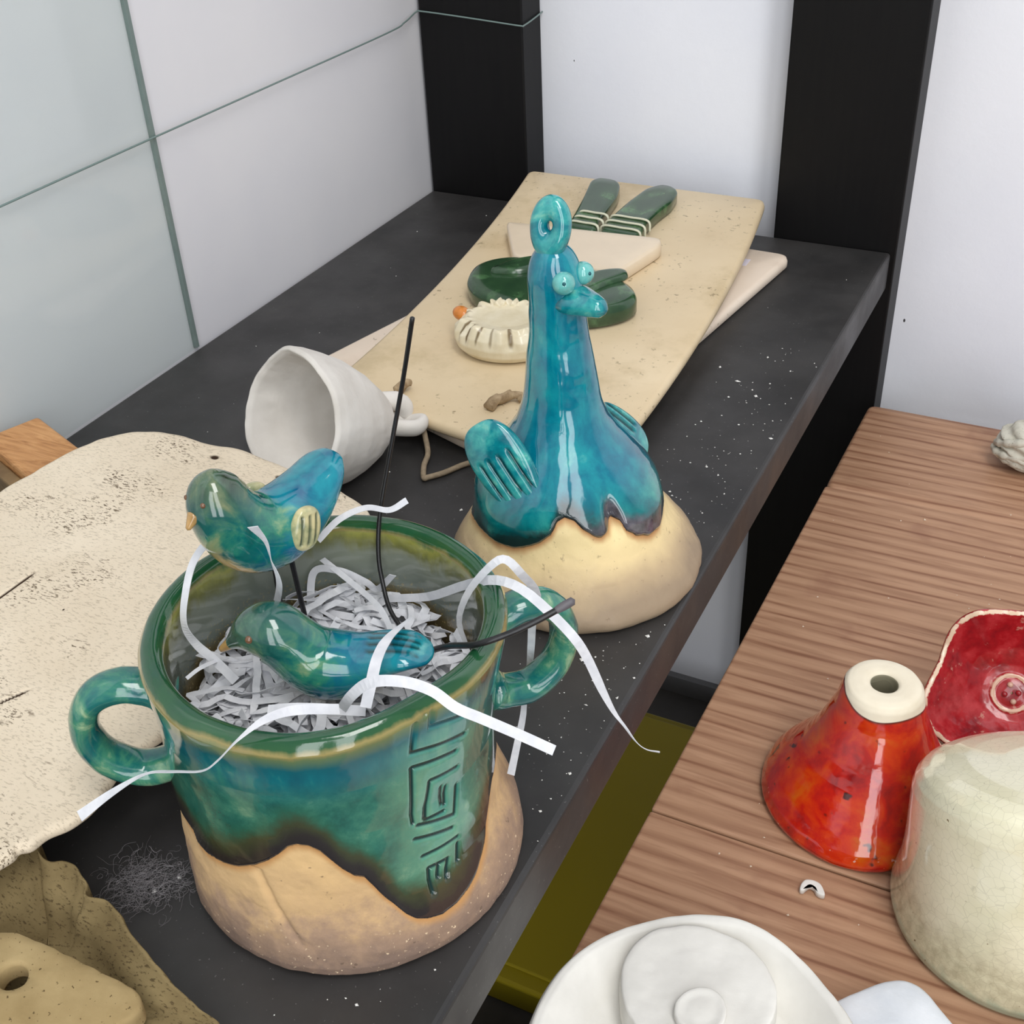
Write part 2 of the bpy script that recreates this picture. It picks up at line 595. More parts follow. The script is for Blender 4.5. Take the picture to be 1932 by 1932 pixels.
dw = m.math('ADD', dep, m.math('MULTIPLY', m.math('SUBTRACT', nst, 0.5), 0.006))
rimc = m.ramp(m.map(dw, -0.002, 0.016, 0, 1, False), [(0.0, S(18, 70, 58)), (0.10, S(26, 74, 46)), (0.22, S(38, 84, 48)), (0.30, S(148, 134, 82)), (0.40, S(96, 116, 78)), (0.66, S(6, 92, 102))])
base = m.mix(m.map(dw, 0.016, 0.008), base, rimc)
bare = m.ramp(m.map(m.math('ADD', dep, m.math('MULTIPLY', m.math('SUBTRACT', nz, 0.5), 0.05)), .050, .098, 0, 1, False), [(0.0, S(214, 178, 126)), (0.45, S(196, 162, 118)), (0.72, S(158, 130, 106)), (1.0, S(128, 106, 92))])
spk = m.map(m.noise(650, 2), 0.66, 0.71)
bare = m.mix(m.math('MULTIPLY', spk, m.map(dep, .075, .098)), bare, S(226, 200, 165))
bare = m.mix(m.math('MULTIPLY', m.map(m.noise(330, 3), 0.68, 0.74), 0.6), bare, S(88, 70, 56))
bare = m.mix(m.map(hg, -0.004, 0.0), bare, S(186, 138, 84))
gm = m.map(hg, -0.0002, 0.0003)
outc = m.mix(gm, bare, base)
iw = m.math('ADD', dep, m.math('MULTIPLY', m.math('SUBTRACT', nst, 0.5), 0.022))
inc = m.ramp(m.map(iw, 0.0, 0.05, 0, 1, False), [(0.0, S(40, 90, 54)), (0.07, S(150, 150, 74)), (0.15, S(112, 114, 66)), (0.24, S(128, 134, 120)), (0.50, S(116, 124, 116)), (0.60, S(120, 106, 72)), (1.0, S(104, 90, 58))])
inc = m.mix(m.math('MULTIPLY', m.map(m.noise(900, 2), 0.60, 0.66), m.map(dep, 0.018, 0.03)), inc, S(176, 156, 104))
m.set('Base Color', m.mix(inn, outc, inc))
m.set('Roughness', m.mix(gm, white(0.85), white(0.10)))
m.set('Coat Weight', m.mix(gm, white(0.0), white(0.6)))
m.bump(m.math('ADD', m.math('MULTIPLY', m.noise(90, 3), 0.8), m.math('MULTIPLY', nf, m.mix(gm, white(0.9), white(0.15)))), 0.22, 0.0009)
M_cup = m.m

cup = thing('two_handled_cup', 'turquoise glazed cup with two handles and bare clay foot, full of shredded paper', 'cup', (CUPC[0], CUPC[1], 0.0003))
mesh('cup_body', V, grid_faces(len(prof), NT), M_cup, cup, attrs=A)

m = Mat('turquoise_handle_glaze', 0.12, 0.5, 0.5)
nz = m.noise(85, 5, 0.6, 0.6)
c = m.ramp(nz, [(0.28, S(6, 74, 88)), (0.45, S(30, 104, 98)), (0.58, S(66, 130, 104)), (0.72, S(150, 176, 138))])
geo = m.nt.nodes.new('ShaderNodeSeparateXYZ')
m.nt.links.new(m.tc, geo.inputs[0])
c = m.mix(m.map(m.math('ADD', geo.outputs['Z'], m.math('MULTIPLY', m.math('SUBTRACT', nz, .5), .012)), .043, .039), c, S(196, 160, 100))
m.set('Base Color', c)
m.bump(m.noise(120, 3), 0.25, 0.0008)
M_handle = m.m


def handle(ang, outr):
    u = np.array([math.cos(ang), math.sin(ang), 0])
    k = outr / .0840
    path = [(.0515, .078), (.056, .0815), (.066, .0840), (.0755, .0795), (.0795, .0675), (.0760, .0555), (.0660, .0480), (.0560, .0490), (.0515, .0515)]
    P = spline([u * (.05 + (a - .05) * k) + np.array([0, 0, b]) for a, b in path], 48)
    t = np.linspace(0, 1, 48)
    ra = np.interp(t, [0, .15, .5, .85, 1], [.0062, .0050, .0046, .0052, .0066])
    rb = np.interp(t, [0, .15, .5, .85, 1], [.0085, .0068, .0064, .0070, .0090])
    V, F = tube_geo(P, ra, rb, 24, up=(-u[0], -u[1], 0.3))
    V = V + (fbm(V, 110, 6)[:, None] * .0005)
    return mesh('handle', V, F, M_handle, cup)


handle(-2.53, .0840)
handle(0.83, .0835)

# ------------------------------------------------------------------ shredded paper in the cup
m = Mat('white_shred_paper', 0.7, 0.2)
m.set('Base Color', m.ramp(m.noise(220, 3), [(0.3, S(214, 215, 220)), (0.7, S(234, 234, 237))]))
trl = m.nt.nodes.new('ShaderNodeBsdfTranslucent')
trl.inputs[0].default_value = (0.9, 0.9, 0.92, 1)
mxs = m.nt.nodes.new('ShaderNodeMixShader')
mxs.inputs[0].default_value = 0.15
m.nt.links.new(m.b.outputs[0], mxs.inputs[1])
m.nt.links.new(trl.outputs[0], mxs.inputs[2])
m.nt.links.new(mxs.outputs[0], m.nt.nodes['Material Output'].inputs[0])
M_paper = m.m

parts = []
for k in range(520):
    a, q = rng.uniform(-math.pi, math.pi), .040 * math.sqrt(rng.uniform(0, 1))
    p = np.array([q * math.cos(a), q * math.sin(a), rng.uniform(.056, .0775)])
    h = rng.uniform(0, 2 * math.pi)
    step = rng.uniform(.0026, .0056)
    pts = [p.copy()]
    curl = rng.normal(0, .20)
    kink = rng.randint(3, 8)
    for i in range(9):
        h += curl + rng.normal(0, .12) + (rng.choice([-1, 1]) * rng.uniform(.8, 1.8) if i == kink else 0)
        p = p + np.array([math.cos(h) * step, math.sin(h) * step, rng.normal(0, .0009)])
        q = math.hypot(p[0], p[1])
        if q > .0435:
            p[:2] *= .0435 / q
            h += 1.2
        hi = .0815 + .004 * (-p[0] * .9 - p[1] * .4) / .04
        p[2] = min(max(p[2], .046), hi)
        pts.append(p.copy())
    tw = [rng.normal(0, .5), rng.normal(0, .6), rng.normal(0, .5)]
    parts.append(ribbon_geo(np.array(pts) + [0, 0, 0], rng.uniform(.0021, .0031), n=16, twist=tw, flat=(rng.normal(0, .3), rng.normal(0, .3), 1)))
V, F = join(parts)
V[:, 0] += CUPC[0] - .001
V[:, 1] += CUPC[1]
o = mesh('shredded_paper', V, F, M_paper, smooth=False)
tag(o, 'nest of tangled white shredded paper filling the turquoise cup', 'paper', kind='stuff')

STRIPS = [
    ('strip looping down the inner left side of the cup', .0031, [(0.2585, -0.5793, 0.118), (0.2559, -0.5883, 0.112), (0.2574, -0.5969, 0.104), (0.259, -0.6011, 0.097), (0.2616, -0.6007, 0.09), (0.2673, -0.6002, 0.085), (0.2746, -0.6005, 0.079)], [.4, .5, .7, .4, .2], (.3, -.6, .7)),
    ('strip hanging in front of the upper bird', [.0032, .0022, .0016, .0028, .0030], [(0.2900, -0.5960, 0.140), (0.2900, -0.5920, 0.1320), (0.2890, -0.5900, 0.124), (0.2873, -0.5865, 0.112), (0.2747, -0.5764, 0.09)], [.2, .6, 1.1, .5, .3], (.4, -.9, .5)),
    ('strip slanting across the back of the nest below the upper bird', .0020, [(0.2691, -0.5441, 0.088), (0.2826, -0.5485, 0.086), (0.2966, -0.5542, 0.085), (0.3043, -0.5586, 0.084), (0.3103, -0.5628, 0.078)], [.2, .6, .3], (.3, -.5, 1)),
    ('strip poking out over the back rim behind the upper bird tail', .0022, [(0.2786, -0.5544, 0.104), (0.2811, -0.5448, 0.107), (0.2883, -0.5391, 0.11), (0.2972, -0.5382, 0.111), (0.3022, -0.5348, 0.114)], [.6, .2, -.2, .5], (.2, -.5, 1)),
    ('strip folded into an upright hook against the back wall of the cup', .0026, [(0.272, -0.5568, 0.072), (0.2698, -0.5486, 0.084), (0.2791, -0.5464, 0.086), (0.2885, -0.545, 0.083), (0.292, -0.5435, 0.08), (0.2989, -0.5433, 0.088)], [.3, .2, .1, .3, .6], (.4, -.9, .4)),
    ('long strip arching over the right rim and dangling past the shelf edge', [.0026, .0030, .0030, .0030, .0030, .0028, .0010, .0008, .0010], [(0.2873, -0.5447, 0.075), (0.3011, -0.5422, 0.078), (0.3131, -0.5427, 0.083), (0.3302, -0.548, 0.097), (0.3446, -0.5545, 0.108), (0.3553, -0.5577, 0.11), (0.3661, -0.5603, 0.106), (0.3737, -0.5604, 0.099), (0.377, -0.5582, 0.09), (0.3807, -0.5565, 0.078), (0.384, -0.5546, 0.068), (0.3876, -0.5537, 0.062), (0.391, -0.5528, 0.056), (0.3945, -0.5527, 0.054), (0.3987, -0.552, 0.054)], [.3, .3, 0, -.1, 0, .1, .3, 1.4, 1.0], (.35, -.7, .6)),
    ('strip peaking over the rim and hanging down through the right handle', [.0016, .0022, .0026, .0028, .0028, .0026, .0018, .0024, .0026], [(0.333, -0.5551, 0.077), (0.3308, -0.5553, 0.088), (0.3345, -0.5538, 0.1), (0.3427, -0.5528, 0.112), (0.3468, -0.551, 0.114), (0.3511, -0.5491, 0.108), (0.3517, -0.5410, 0.095), (0.3455, -0.5325, 0.0755), (0.3415, -0.5265, 0.058), (0.3395, -0.5248, 0.046), (0.3380, -0.5261, 0.036), (0.3410, -0.5340, 0.0315), (0.3447, -0.5468, 0.0295), (0.3492, -0.5605, 0.0305)], [.9, .3, .1, .1, .2, .1, .7, .2, 0], (.4, -.8, .5)),
    ('broad strip bending over the front rim past the incised key pattern', [.0030, .0032, .0030, .0029, .0028], [(0.3207, -0.6091, 0.091), (0.3283, -0.6117, 0.103), (0.3358, -0.612, 0.111), (0.3456, -0.611, 0.114), (0.354, -0.61, 0.113), (0.3613, -0.6104, 0.11), (0.3687, -0.6095, 0.108), (0.3793, -0.609, 0.106), (0.3893, -0.6087, 0.104)], [.2, .1, 0, .1, .1], (.3, -.7, .7)),
    ('broad strip draped across the tail of the lower bird', [.0018, .0032, .0034, .0032], [(0.3246, -0.5731, 0.1005), (0.327, -0.5889, 0.106), (0.3293, -0.5988, 0.107), (0.3314, -0.6063, 0.104), (0.3325, -0.6118, 0.1)], [.9, .2, .1, 0], (.3, -.7, .7)),
    ('long thin strip draped over the front rim past the left handle', [.0030, .0030, .0026, .0012, .0013, .0010, .0013, .0010, .0024, .0034], [(0.326, -0.6153, 0.1), (0.3191, -0.625, 0.1055), (0.3154, -0.6338, 0.1082), (0.312, -0.6418, 0.1065), (0.306, -0.6445, 0.099), (0.299, -0.6446, 0.092), (0.2871, -0.6440, 0.086), (0.2754, -0.644, 0.08), (0.2646, -0.6486, 0.072), (0.2553, -0.655, 0.064)], [.1, .2, .5, 1.0, .9, 1.0, .8, .4, 0], (.3, -.6, .8)),
    ('strip lying flat below the lower bird along the front rim', .0032, [(0.3016, -0.6175, 0.092), (0.3104, -0.615, 0.094), (0.3191, -0.6116, 0.094), (0.3280, -0.6062, 0.092)], [0, .1, 0], (.2, -.5, 1)),
    ('thin curled strip at the left edge of the nest', .0012, [(0.2673, -0.6131, 0.088), (0.268, -0.6081, 0.088), (0.2682, -0.6023, 0.086), (0.2661, -0.5932, 0.08)], [.4, .6, .2], (.2, -.5, 1)),
]
for lab, w, P, tw, flat in STRIPS:
    o = mesh('paper_strip', *ribbon_geo(P, w, n=46, twist=tw, flat=flat), M_paper, smooth=False)
    tag(o, 'white paper ' + lab, 'paper strip', 'loose paper strips around the turquoise cup')

# ------------------------------------------------------------------ wires
mw = Mat('black_wire', 0.35, 0.5)
mw.set('Base Color', S(16, 15, 17))
mw.bump(mw.noise(900, 2), 0.1, 0.0004)
M_wire = mw.m
P = spline([(0.3074, -0.529, 0.178), (0.2983, -0.5241, 0.152), (0.2934, -0.5296, 0.125), (0.2915, -0.5361, 0.106), (0.2931, -0.5419, 0.094), (0.2965, -0.5463, 0.086), (0.3025, -0.5524, 0.081), (0.31, -0.5566, 0.078), (0.3177, -0.5572, 0.075), (0.3231, -0.5583, 0.072), (0.3241, -0.5585, 0.066)], 90)
o = mesh('bent_wire', *tube_geo(P, 0.0008, seg=10), M_wire)
tag(o, 'tall black wire rising out of the paper beside the upper bird', 'wire', 'black wires in the cup')
w2 = thing('bent_wire', 'black wire resting on the right rim and pointing over the handle', 'wire', group='black wires in the cup')
P = spline([(0.3287, -0.5711, 0.087), (0.3393, -0.5759, 0.0965), (0.352, -0.5812, 0.1058), (0.3602, -0.5766, 0.1090), (0.3674, -0.5702, 0.112), (0.3739, -0.5628, 0.115)], 60)
mesh('wire', *tube_geo(P, 0.0010, seg=10), M_wire, w2)
Pt = spline([P[-7], P[-4], P[-1] + (P[-1] - P[-2]) * .5], 12)
o = mesh('melted_tip', *tube_geo(Pt, np.interp(np.linspace(0, 1, 12), [0, .5, 1], [.0011, .0014, .0013]), seg=12), plain('grey_tip', S(92, 88, 92), 0.5), w2)

# ------------------------------------------------------------------ ceramic birds
def bird_glaze(name, headbrown):
    m = Mat(name, 0.10, 0.5, 0.6)
    nz = m.noise(95, 5, 0.6, 0.5)
    hx, bel = m.attr('hx'), m.attr('bel')
    c = m.ramp(nz, [(0.28, S(2, 66, 62)), (0.45, S(12, 96, 92)), (0.58, S(44, 124, 100)), (0.75, S(138, 164, 120))])
    tl = m.ramp(nz, [(0.3, S(0, 84, 118)), (0.6, S(24, 136, 150)), (0.8, S(110, 186, 176))])
    w = m.math('ADD', hx, m.math('MULTIPLY', m.math('SUBTRACT', nz, 0.5), 0.5))
    c = m.mix(m.map(w, 0.5, 0.3), c, tl)
    c = m.mix(m.math('MULTIPLY', m.map(w, 0.56, 0.80), headbrown), c, m.ramp(nz, [(0.32, S(46, 44, 28)), (0.5, S(70, 92, 70)), (0.68, S(124, 126, 92))]))
    c = m.mix(m.math('MULTIPLY', m.map(m.math('ADD', bel, m.math('MULTIPLY', m.math('SUBTRACT', nz, 0.5), 0.5)), 0.86, 0.98), m.map(hx, .62, .5)), c, S(196, 164, 108))
    c = m.mix(m.attr('grv'), c, S(4, 48, 46))
    m.set('Base Color', c)
    m.bump(m.noise(140, 3), 0.2, 0.0006)
    return m.m


M_wing = Mat('pale_ribbed_wing', 0.18, 0.5, 0.4)
M_wing.set('Base Color', M_wing.mix(M_wing.attr('grv'), M_wing.ramp(M_wing.noise(160, 4), [(0.35, S(130, 140, 104)), (0.6, S(206, 194, 146))]), S(40, 62, 50)))
M_wing = M_wing.m
M_beak = plain('ochre_beak', S(190, 150, 92), 0.15, 0.5, 0.5, 0.35, 400)
M_eye = plain('brown_eye', S(120, 84, 58), 0.15, 0.5, 0.5, 0.3, 500)


def spine_body(sp, seg=40, n=70):
    """sp rows: x, z, halfwidth, halfheight"""
    sp = np.asarray(sp, float)
    D = spline(sp, n)
    P = np.column_stack([D[:, 0], np.zeros(n), D[:, 1]])
    a = np.linspace(0, 2 * math.pi, seg, endpoint=False)
    T, A, B = frames(P, (0, 0, 1))
    w, h = np.maximum(D[:, 2], .0004), np.maximum(D[:, 3], .0004)
    V = (P[:, None] + A[:, None] * (np.cos(a)[None, :, None] * h[:, None, None]) + B[:, None] * (np.sin(a)[None, :, None] * w[:, None, None])).reshape(-1, 3)
    hx = np.repeat(np.linspace(0, 1, n), seg)
    bel = np.tile((1 - np.cos(a)) / 2, n)
    V = np.vstack([V, P[0] - T[0] * .001, P[-1] + T[-1] * .0008])
    hx = np.append(hx, [0, 1])
    bel = np.append(bel, [.5, .5])
    F = grid_faces(n, seg).tolist()
    for i in range(seg):
        j = (i + 1) % seg
        F.append([n * seg, j, i])
        F.append([n * seg + 1, (n - 1) * seg + i, (n - 1) * seg + j])
    return V, F, hx, bel


def paddle(a, b, n, L, W, T, grooves, gw=.00045, gd=.0007, nu=70, nv=60, egg=0.0, span=(-.75, .75)):
    """flattened egg: long axis a, width b, normal n; grooves at width positions"""
    th = np.linspace(0, math.pi, nu)
    ph = np.linspace(0, 2 * math.pi, nv, endpoint=False)
    V, G = [], []
    for t in th:
        x = -math.cos(t)
        s = math.sin(t) ** .75
        for p in ph:
            y, q = s * math.cos(p) * (1 + egg * x), s * math.sin(p)
            q = math.copysign(abs(q) ** .7, q)
            yw, g = y * W, 0
            if q > 0 and span[0] < x < span[1]:
                for gy in grooves:
                    g = max(g, math.exp(-((yw - gy * W) / gw) ** 2))
                g *= min(1, (x - span[0]) * 8) * min(1, (span[1] - x) * 8)
            V.append(np.array(a) * x * L + np.array(b) * yw + np.array(n) * (q * T - g * gd))
            G.append(g)
    return np.array(V), grid_faces(nu, nv), np.array(G)


def bird(name, label, loc, rot, sp, mats, tail_grooves=False, wing=True, beak=None, eyes=None):
    t = thing(name, label, 'bird', loc, rot, 'ceramic birds in the cup')
    V, F, hx, bel = spine_body(sp)
    grv = np.zeros(len(V))
    if tail_grooves:
        for yy in (-.0042, -.0014, .0014, .0042):
            g = np.exp(-((V[:, 1] - yy) / .00055) ** 2) * (V[:, 0] < -.013) * (V[:, 0] > -.0285) * (bel < .5)
            V[:, 2] -= g * .0008
            grv = np.maximum(grv, g)
    bo_ = mesh('body', V, F, mats, t, attrs=dict(hx=hx, bel=bel, grv=grv))
    if not tail_grooves or True:
        sm = bo_.modifiers.new('smooth', 'SMOOTH')
        sm.factor, sm.iterations = 0.5, 4
    if wing:
        for s in (1, -1):
            a = np.array([.25, 0, -.95])
            a /= np.linalg.norm(a)
            n = np.array([-.10, s * .98, .15])
            b = np.cross(n, a)
            b /= np.linalg.norm(b)
            n = np.cross(a, b)
            Vw, Fw, G = paddle(a, b, n if n[1] * s > 0 else -n, .0072, .0056, .0026, (-.55, -.05, .45), gw=.0005)
            Vw += np.array([-.0035, s * .0128, .0010])
            mesh('wing', Vw, Fw, M_wing, t, attrs=dict(grv=G))
    if beak:
        bx, bz, dx, dzz, L, r0 = beak
        P = np.array([(bx, 0, bz), (bx + dx * L * .5, 0, bz + dzz * L * .5), (bx + dx * L, 0, bz + dzz * L)])
        mesh('beak', *tube_geo(spline(P, 10), np.linspace(r0, r0 * .35, 10), seg=14), M_beak, t)
    for ex, ey, ez, er in (eyes or []):
        for s in (1, -1):
            a, b = np.meshgrid(np.linspace(0, 2 * math.pi, 14, endpoint=False), np.linspace(0.01, math.pi - .01, 9))
            Ve = np.column_stack([(np.sin(b) * np.cos(a)).ravel(), (np.sin(b) * np.sin(a)).ravel(), np.cos(b).ravel()]) * er + [ex, s * ey, ez]
            mesh('eye', Ve, grid_faces(9, 14), M_eye, t)
    return t


SP1 = [(-.0285, .0125, .0046, .0018), (-.0240, .0098, .0092, .0042), (-.0175, .0048, .0112, .0078), (-.0090, .0005, .0126, .0108), (.0000, -.0015, .0136, .0126),
       (.0075, .0005, .0130, .0128), (.0130, .0065, .0114, .0118), (.0160, .0135, .0102, .0106), (.0168, .0190, .0090, .0094), (.0166, .0235, .0066, .0070), (.0162, .0262, .0030, .0032), (.0160, .0270, .0006, .0006)]
h1 = math.atan2(-.955, -.250)
b1 = bird('ceramic_bird', 'green ceramic bird with ribbed pale wing perched on wires above the cup', (.2735, -.5695, .1195), (0.05, -0.02, h1), SP1, bird_glaze('green_bird_glaze', 0.9), beak=(.0255, .0160, .70, -.7, .0045, .0023), eyes=[(.0243, .0040, .0202, .0009)])
for k, P in enumerate((((0.2799, -0.5675, 0.066), (0.2786, -0.5678, 0.087), (0.2781, -0.5688, 0.1105)), ((0.266, -0.5645, 0.068), (0.2666, -0.5645, 0.083), (0.2680, -0.5653, 0.1105)))):
    Pw = spline(P, 16)
    inv = Matrix.LocRotScale(Vector(b1.location), b1.rotation_euler, None).inverted()
    Pl = np.array([inv @ Vector(p) for p in Pw])
    mesh('wire_leg', *tube_geo(Pl, 0.0009, seg=10), M_wire, b1)

SP2 = [(-.0325, .0030, .0022, .0010), (-.0308, .0035, .0056, .0014), (-.0255, .0045, .0086, .0032), (-.0180, .0030, .0092, .0058), (-.0090, -.0010, .0108, .0092), (.0000, -.0016, .0118, .0106),
       (.0060, .0012, .0108, .0102), (.0110, .0065, .0096, .0096), (.0162, .0112, .0096, .0094), (.0222, .0108, .0076, .0072), (.0270, .0080, .0038, .0036), (.0305, .0052, .0014, .0014)]
h2 = math.atan2(-.377, -.926)
b2 = bird('ceramic_bird', 'turquoise ceramic bird lying in the paper nest behind the front rim', (.3046, -.5905, .0905), (0.0, 0.0, h2), SP2, bird_glaze('turquoise_bird_glaze', 0.7), tail_grooves=True, wing=False, beak=(.0262, .0086, .80, -.60, .0085, .0030), eyes=[(.0205, .0076, .0142, .0013)])

# ------------------------------------------------------------------ turquoise goose figure
GC = np.array([0.304, -0.4032])
GZ = [0, .003, .006, .012, .02, .028, .036, .044, .052, .060, .068, .076, .085, .10, .115, .130, .140, .146, .150, .153, .1545]
GR = [.0545, .0568, .0572, .0540, .0485, .0430, .0405, .0395, .0360, .0300, .0235, .0190, .0165, .0145, .0122, .0112, .0108, .0095, .0075, .0045, .0008]
GB = [(-2.732, 0.0265), (-2.359, 0.0301), (-2.058, 0.0307), (-1.784, 0.032), (-1.621, 0.0337), (-1.438, 0.0378), (-1.314, 0.0415), (-1.235, 0.0471), (-1.155, 0.0486), (-1.044, 0.047), (-0.973, 0.0436), (-0.862, 0.04), (-0.79, 0.0389), (-0.693, 0.04), (-0.599, 0.0439), (-0.535, 0.0429), (-0.514, 0.0387), (-0.414, 0.035), (-0.25, 0.0314), (-0.062, 0.0309), (0.109, 0.0344), (.6, .038), (1.2, .031), (1.9, .036), (2.6, .030), (3.3, .028)]
gprof = dense([(1e-5, 0), (.05, 0)] + list(zip(GR, GZ)), .0008)
gz_ = np.interp(np.linspace(0, 1, 260), np.linspace(0, 1, len(gprof)), gprof[:, 1])
gsm = np.convolve(np.pad(gprof[:, 0], 4, 'edge'), np.ones(9) / 9, 'valid')
gsm[:8] = gprof[:8, 0]
gsm[-3:] = gprof[-3:, 0]
gprof = np.column_stack([gsm, gprof[:, 1]])
NG = 420
th, r, z = lathe_arrays(gprof, NG)
t = np.mod(th + 2.732, 2 * math.pi) - 2.732
P0 = np.column_stack([np.cos(th) * r, np.sin(th) * r, z])
zg = np.interp(t, [g[0] for g in GB], [g[1] for g in GB]) + .0009 * fbm(P0, 220, 2)
hgl = np.where(r > .0, z - zg, 0)
dr = .0012 * sstep(0, .0015, hgl) * sstep(.09, .06, z) + .0006 * fbm(P0, 55, 7) + np.where(hgl < 0, .0005 * fbm(P0, 150, 8), 0)
dr += -.0050 * np.exp(-((th + .63) / .085) ** 2) * np.exp(-((z - .045) / .008) ** 2)
dr += .0030 * np.exp(-((th + .15) / .35) ** 2) * np.exp(-((z - .040) / .009) ** 2)
dr += .0028 * np.exp(-((th + 1.85) / .45) ** 2) * np.exp(-((z - .042) / .010) ** 2)
dr += np.where(z < .02, .0012 * fbm(P0, 30, 12), 0)
go = np.interp(z, [0, .02, .05, .09, .13, .16], [0, -.002, -.005, -.0055, -.0070, -.0080])
rr = np.maximum(r + dr * sstep(0, .01, r), 1e-5)
V = np.column_stack([np.cos(th) * rr + IR[0] * go, np.sin(th) * rr + IR[1] * go, z])
ed = np.exp(-((th + .45) / .55) ** 2)

m = Mat('turquoise_goose_glaze', 0.07, 0.5, 0.7)
hg, zz, edg = m.attr('hgl'), m.attr('hz'), m.attr('edg')
nst = m.noise(55, 6, 0.6, 0.4, m.vec((1, 1, 0.3)))
nz = m.noise(60, 5, 0.6, 0.4)
c = m.ramp(m.math('ADD', m.math('MULTIPLY', nst, .6), m.math('MULTIPLY', nz, .4)), [(0.32, S(0, 84, 110)), (0.46, S(0, 112, 134)), (0.57, S(18, 142, 152)), (0.72, S(112, 190, 176))])
grn = m.ramp(nz, [(0.32, S(0, 78, 82)), (0.5, S(6, 112, 112)), (0.7, S(58, 150, 136))])
c = m.mix(m.map(zz, .062, .040), c, grn)
hw = m.math('SUBTRACT', m.math('ADD', hg, m.math('MULTIPLY', m.math('SUBTRACT', nz, 0.5), 0.016)), m.math('MULTIPLY', edg, .004))
dk = m.mix(edg, S(14, 44, 40), m.ramp(m.noise(180, 4), [(0.35, S(54, 52, 58)), (0.65, S(104, 100, 108))]))
c = m.mix(m.map(hw, 0.0085, 0.0015), c, dk)
c = m.mix(m.map(hg, 0.0012, 0.0004), c, S(24, 20, 22))
c = m.mix(m.math('MULTIPLY', m.map(m.voro(330, 'DISTANCE_TO_EDGE'), 0.03, 0.0), 0.16), c, S(0, 60, 84))
bare = m.ramp(m.math('ADD', m.map(zz, 0.036, 0.004, 0, .80, False), m.math('MULTIPLY', m.noise(34, 4), .45)), [(0.2, S(234, 212, 158)), (0.45, S(222, 198, 148)), (0.66, S(186, 162, 126)), (0.9, S(150, 130, 106))])  # grime plus shading put into the colour, greyer towards the foot's bottom
bare = m.mix(m.math('MULTIPLY', m.map(m.noise(300, 4, .65), .63, .70), .5), bare, S(120, 100, 78))
bare = m.mix(m.map(hg, -0.0045, 0.0), bare, S(188, 140, 90))
gm = m.map(hg, -0.0002, 0.0003)
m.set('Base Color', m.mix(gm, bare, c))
m.set('Roughness', m.mix(gm, white(0.7), white(0.07)))
m.set('Coat Weight', m.mix(gm, white(0.05), white(0.7)))
m.bump(m.math('ADD', m.noise(70, 3), m.math('MULTIPLY', m.noise(380, 3), m.mix(gm, white(.7), white(.06)))), 0.25, 0.0009)
M_goose = m.m
goose = thing('goose_figure', 'tall turquoise goose figurine with bulging eyes on a bare cream clay foot', 'figurine', (GC[0], GC[1], 0.0003))
mesh('body', V, grid_faces(len(gprof), NG), M_goose, goose, attrs=dict(hgl=hgl, hz=z, edg=ed))

m = Mat('turquoise_part_glaze', 0.08, 0.5, 0.7)
nz = m.noise(90, 5, 0.6, 0.4)
c = m.ramp(nz, [(0.30, S(0, 92, 108)), (0.46, S(10, 122, 132)), (0.60, S(58, 160, 156)), (0.75, S(140, 200, 176))])
m.set('Base Color', m.mix(m.attr('grv'), c, S(0, 40, 48)))
m.bump(m.noise(120, 3), 0.2, 0.0006)
M_gpart = m.m
M_geye = plain('pale_turquoise_eye', S(112, 196, 190), 0.08, 0.5, 0.7, 0.35, 160)
M_pupil = plain('teal_pupil', S(14, 84, 92), 0.2)

gf = np.array([.97, -.25, 0])
gs = np.array([-.25, -.97, 0])
hd = np.array([*(IR * -.0072), 0])


def ball_geo(c, rx, ry=None, rz=None, n=24, k=16):
    ry, rz = ry or rx, rz or rx
    a, b = np.meshgrid(np.linspace(0, 2 * math.pi, n, endpoint=False), np.linspace(math.pi - .02, .02, k))
    return np.column_stack([(np.sin(b) * np.cos(a)).ravel() * rx, (np.sin(b) * np.sin(a)).ravel() * ry, np.cos(b).ravel() * rz]) + np.array(c), grid_faces(k, n)


camdir = np.array([.47, -.88, .0])
for s, look in ((1, .55 * gf + .62 * gs + np.array([0, 0, .30])), (-1, .92 * gf + .20 * gs + np.array([0, 0, .25]))):
    c = hd + gf * .0090 + gs * (s * .0060) + np.array([0, 0, .1408])
    e = mesh('eye', *ball_geo(c, .0046), M_geye, goose)
    look = look / np.linalg.norm(look)
    mesh('pupil', *ball_geo(c + look * .0042, .0008), M_pupil, e)
# beak: broad at the face, rounded tip
P = spline([hd + gf * .0040 + [0, 0, .1310], hd + gf * .0105 + [0, 0, .1318], hd + gf * .0180 + [0, 0, .1318], hd + gf * .0245 + [0, 0, .1312]], 28)
tt = np.linspace(0, 1, 28)
Vb, Fb = tube_geo(P, np.interp(tt, [0, .35, .7, .92, 1], [.0050, .0054, .0046, .0036, .0018]), np.interp(tt, [0, .3, .6, .9, 1], [.0085, .0092, .0064, .0040, .0020]), 28)
mesh('beak', Vb, Fb, M_gpart, goose, attrs=dict(grv=np.zeros(len(Vb))))
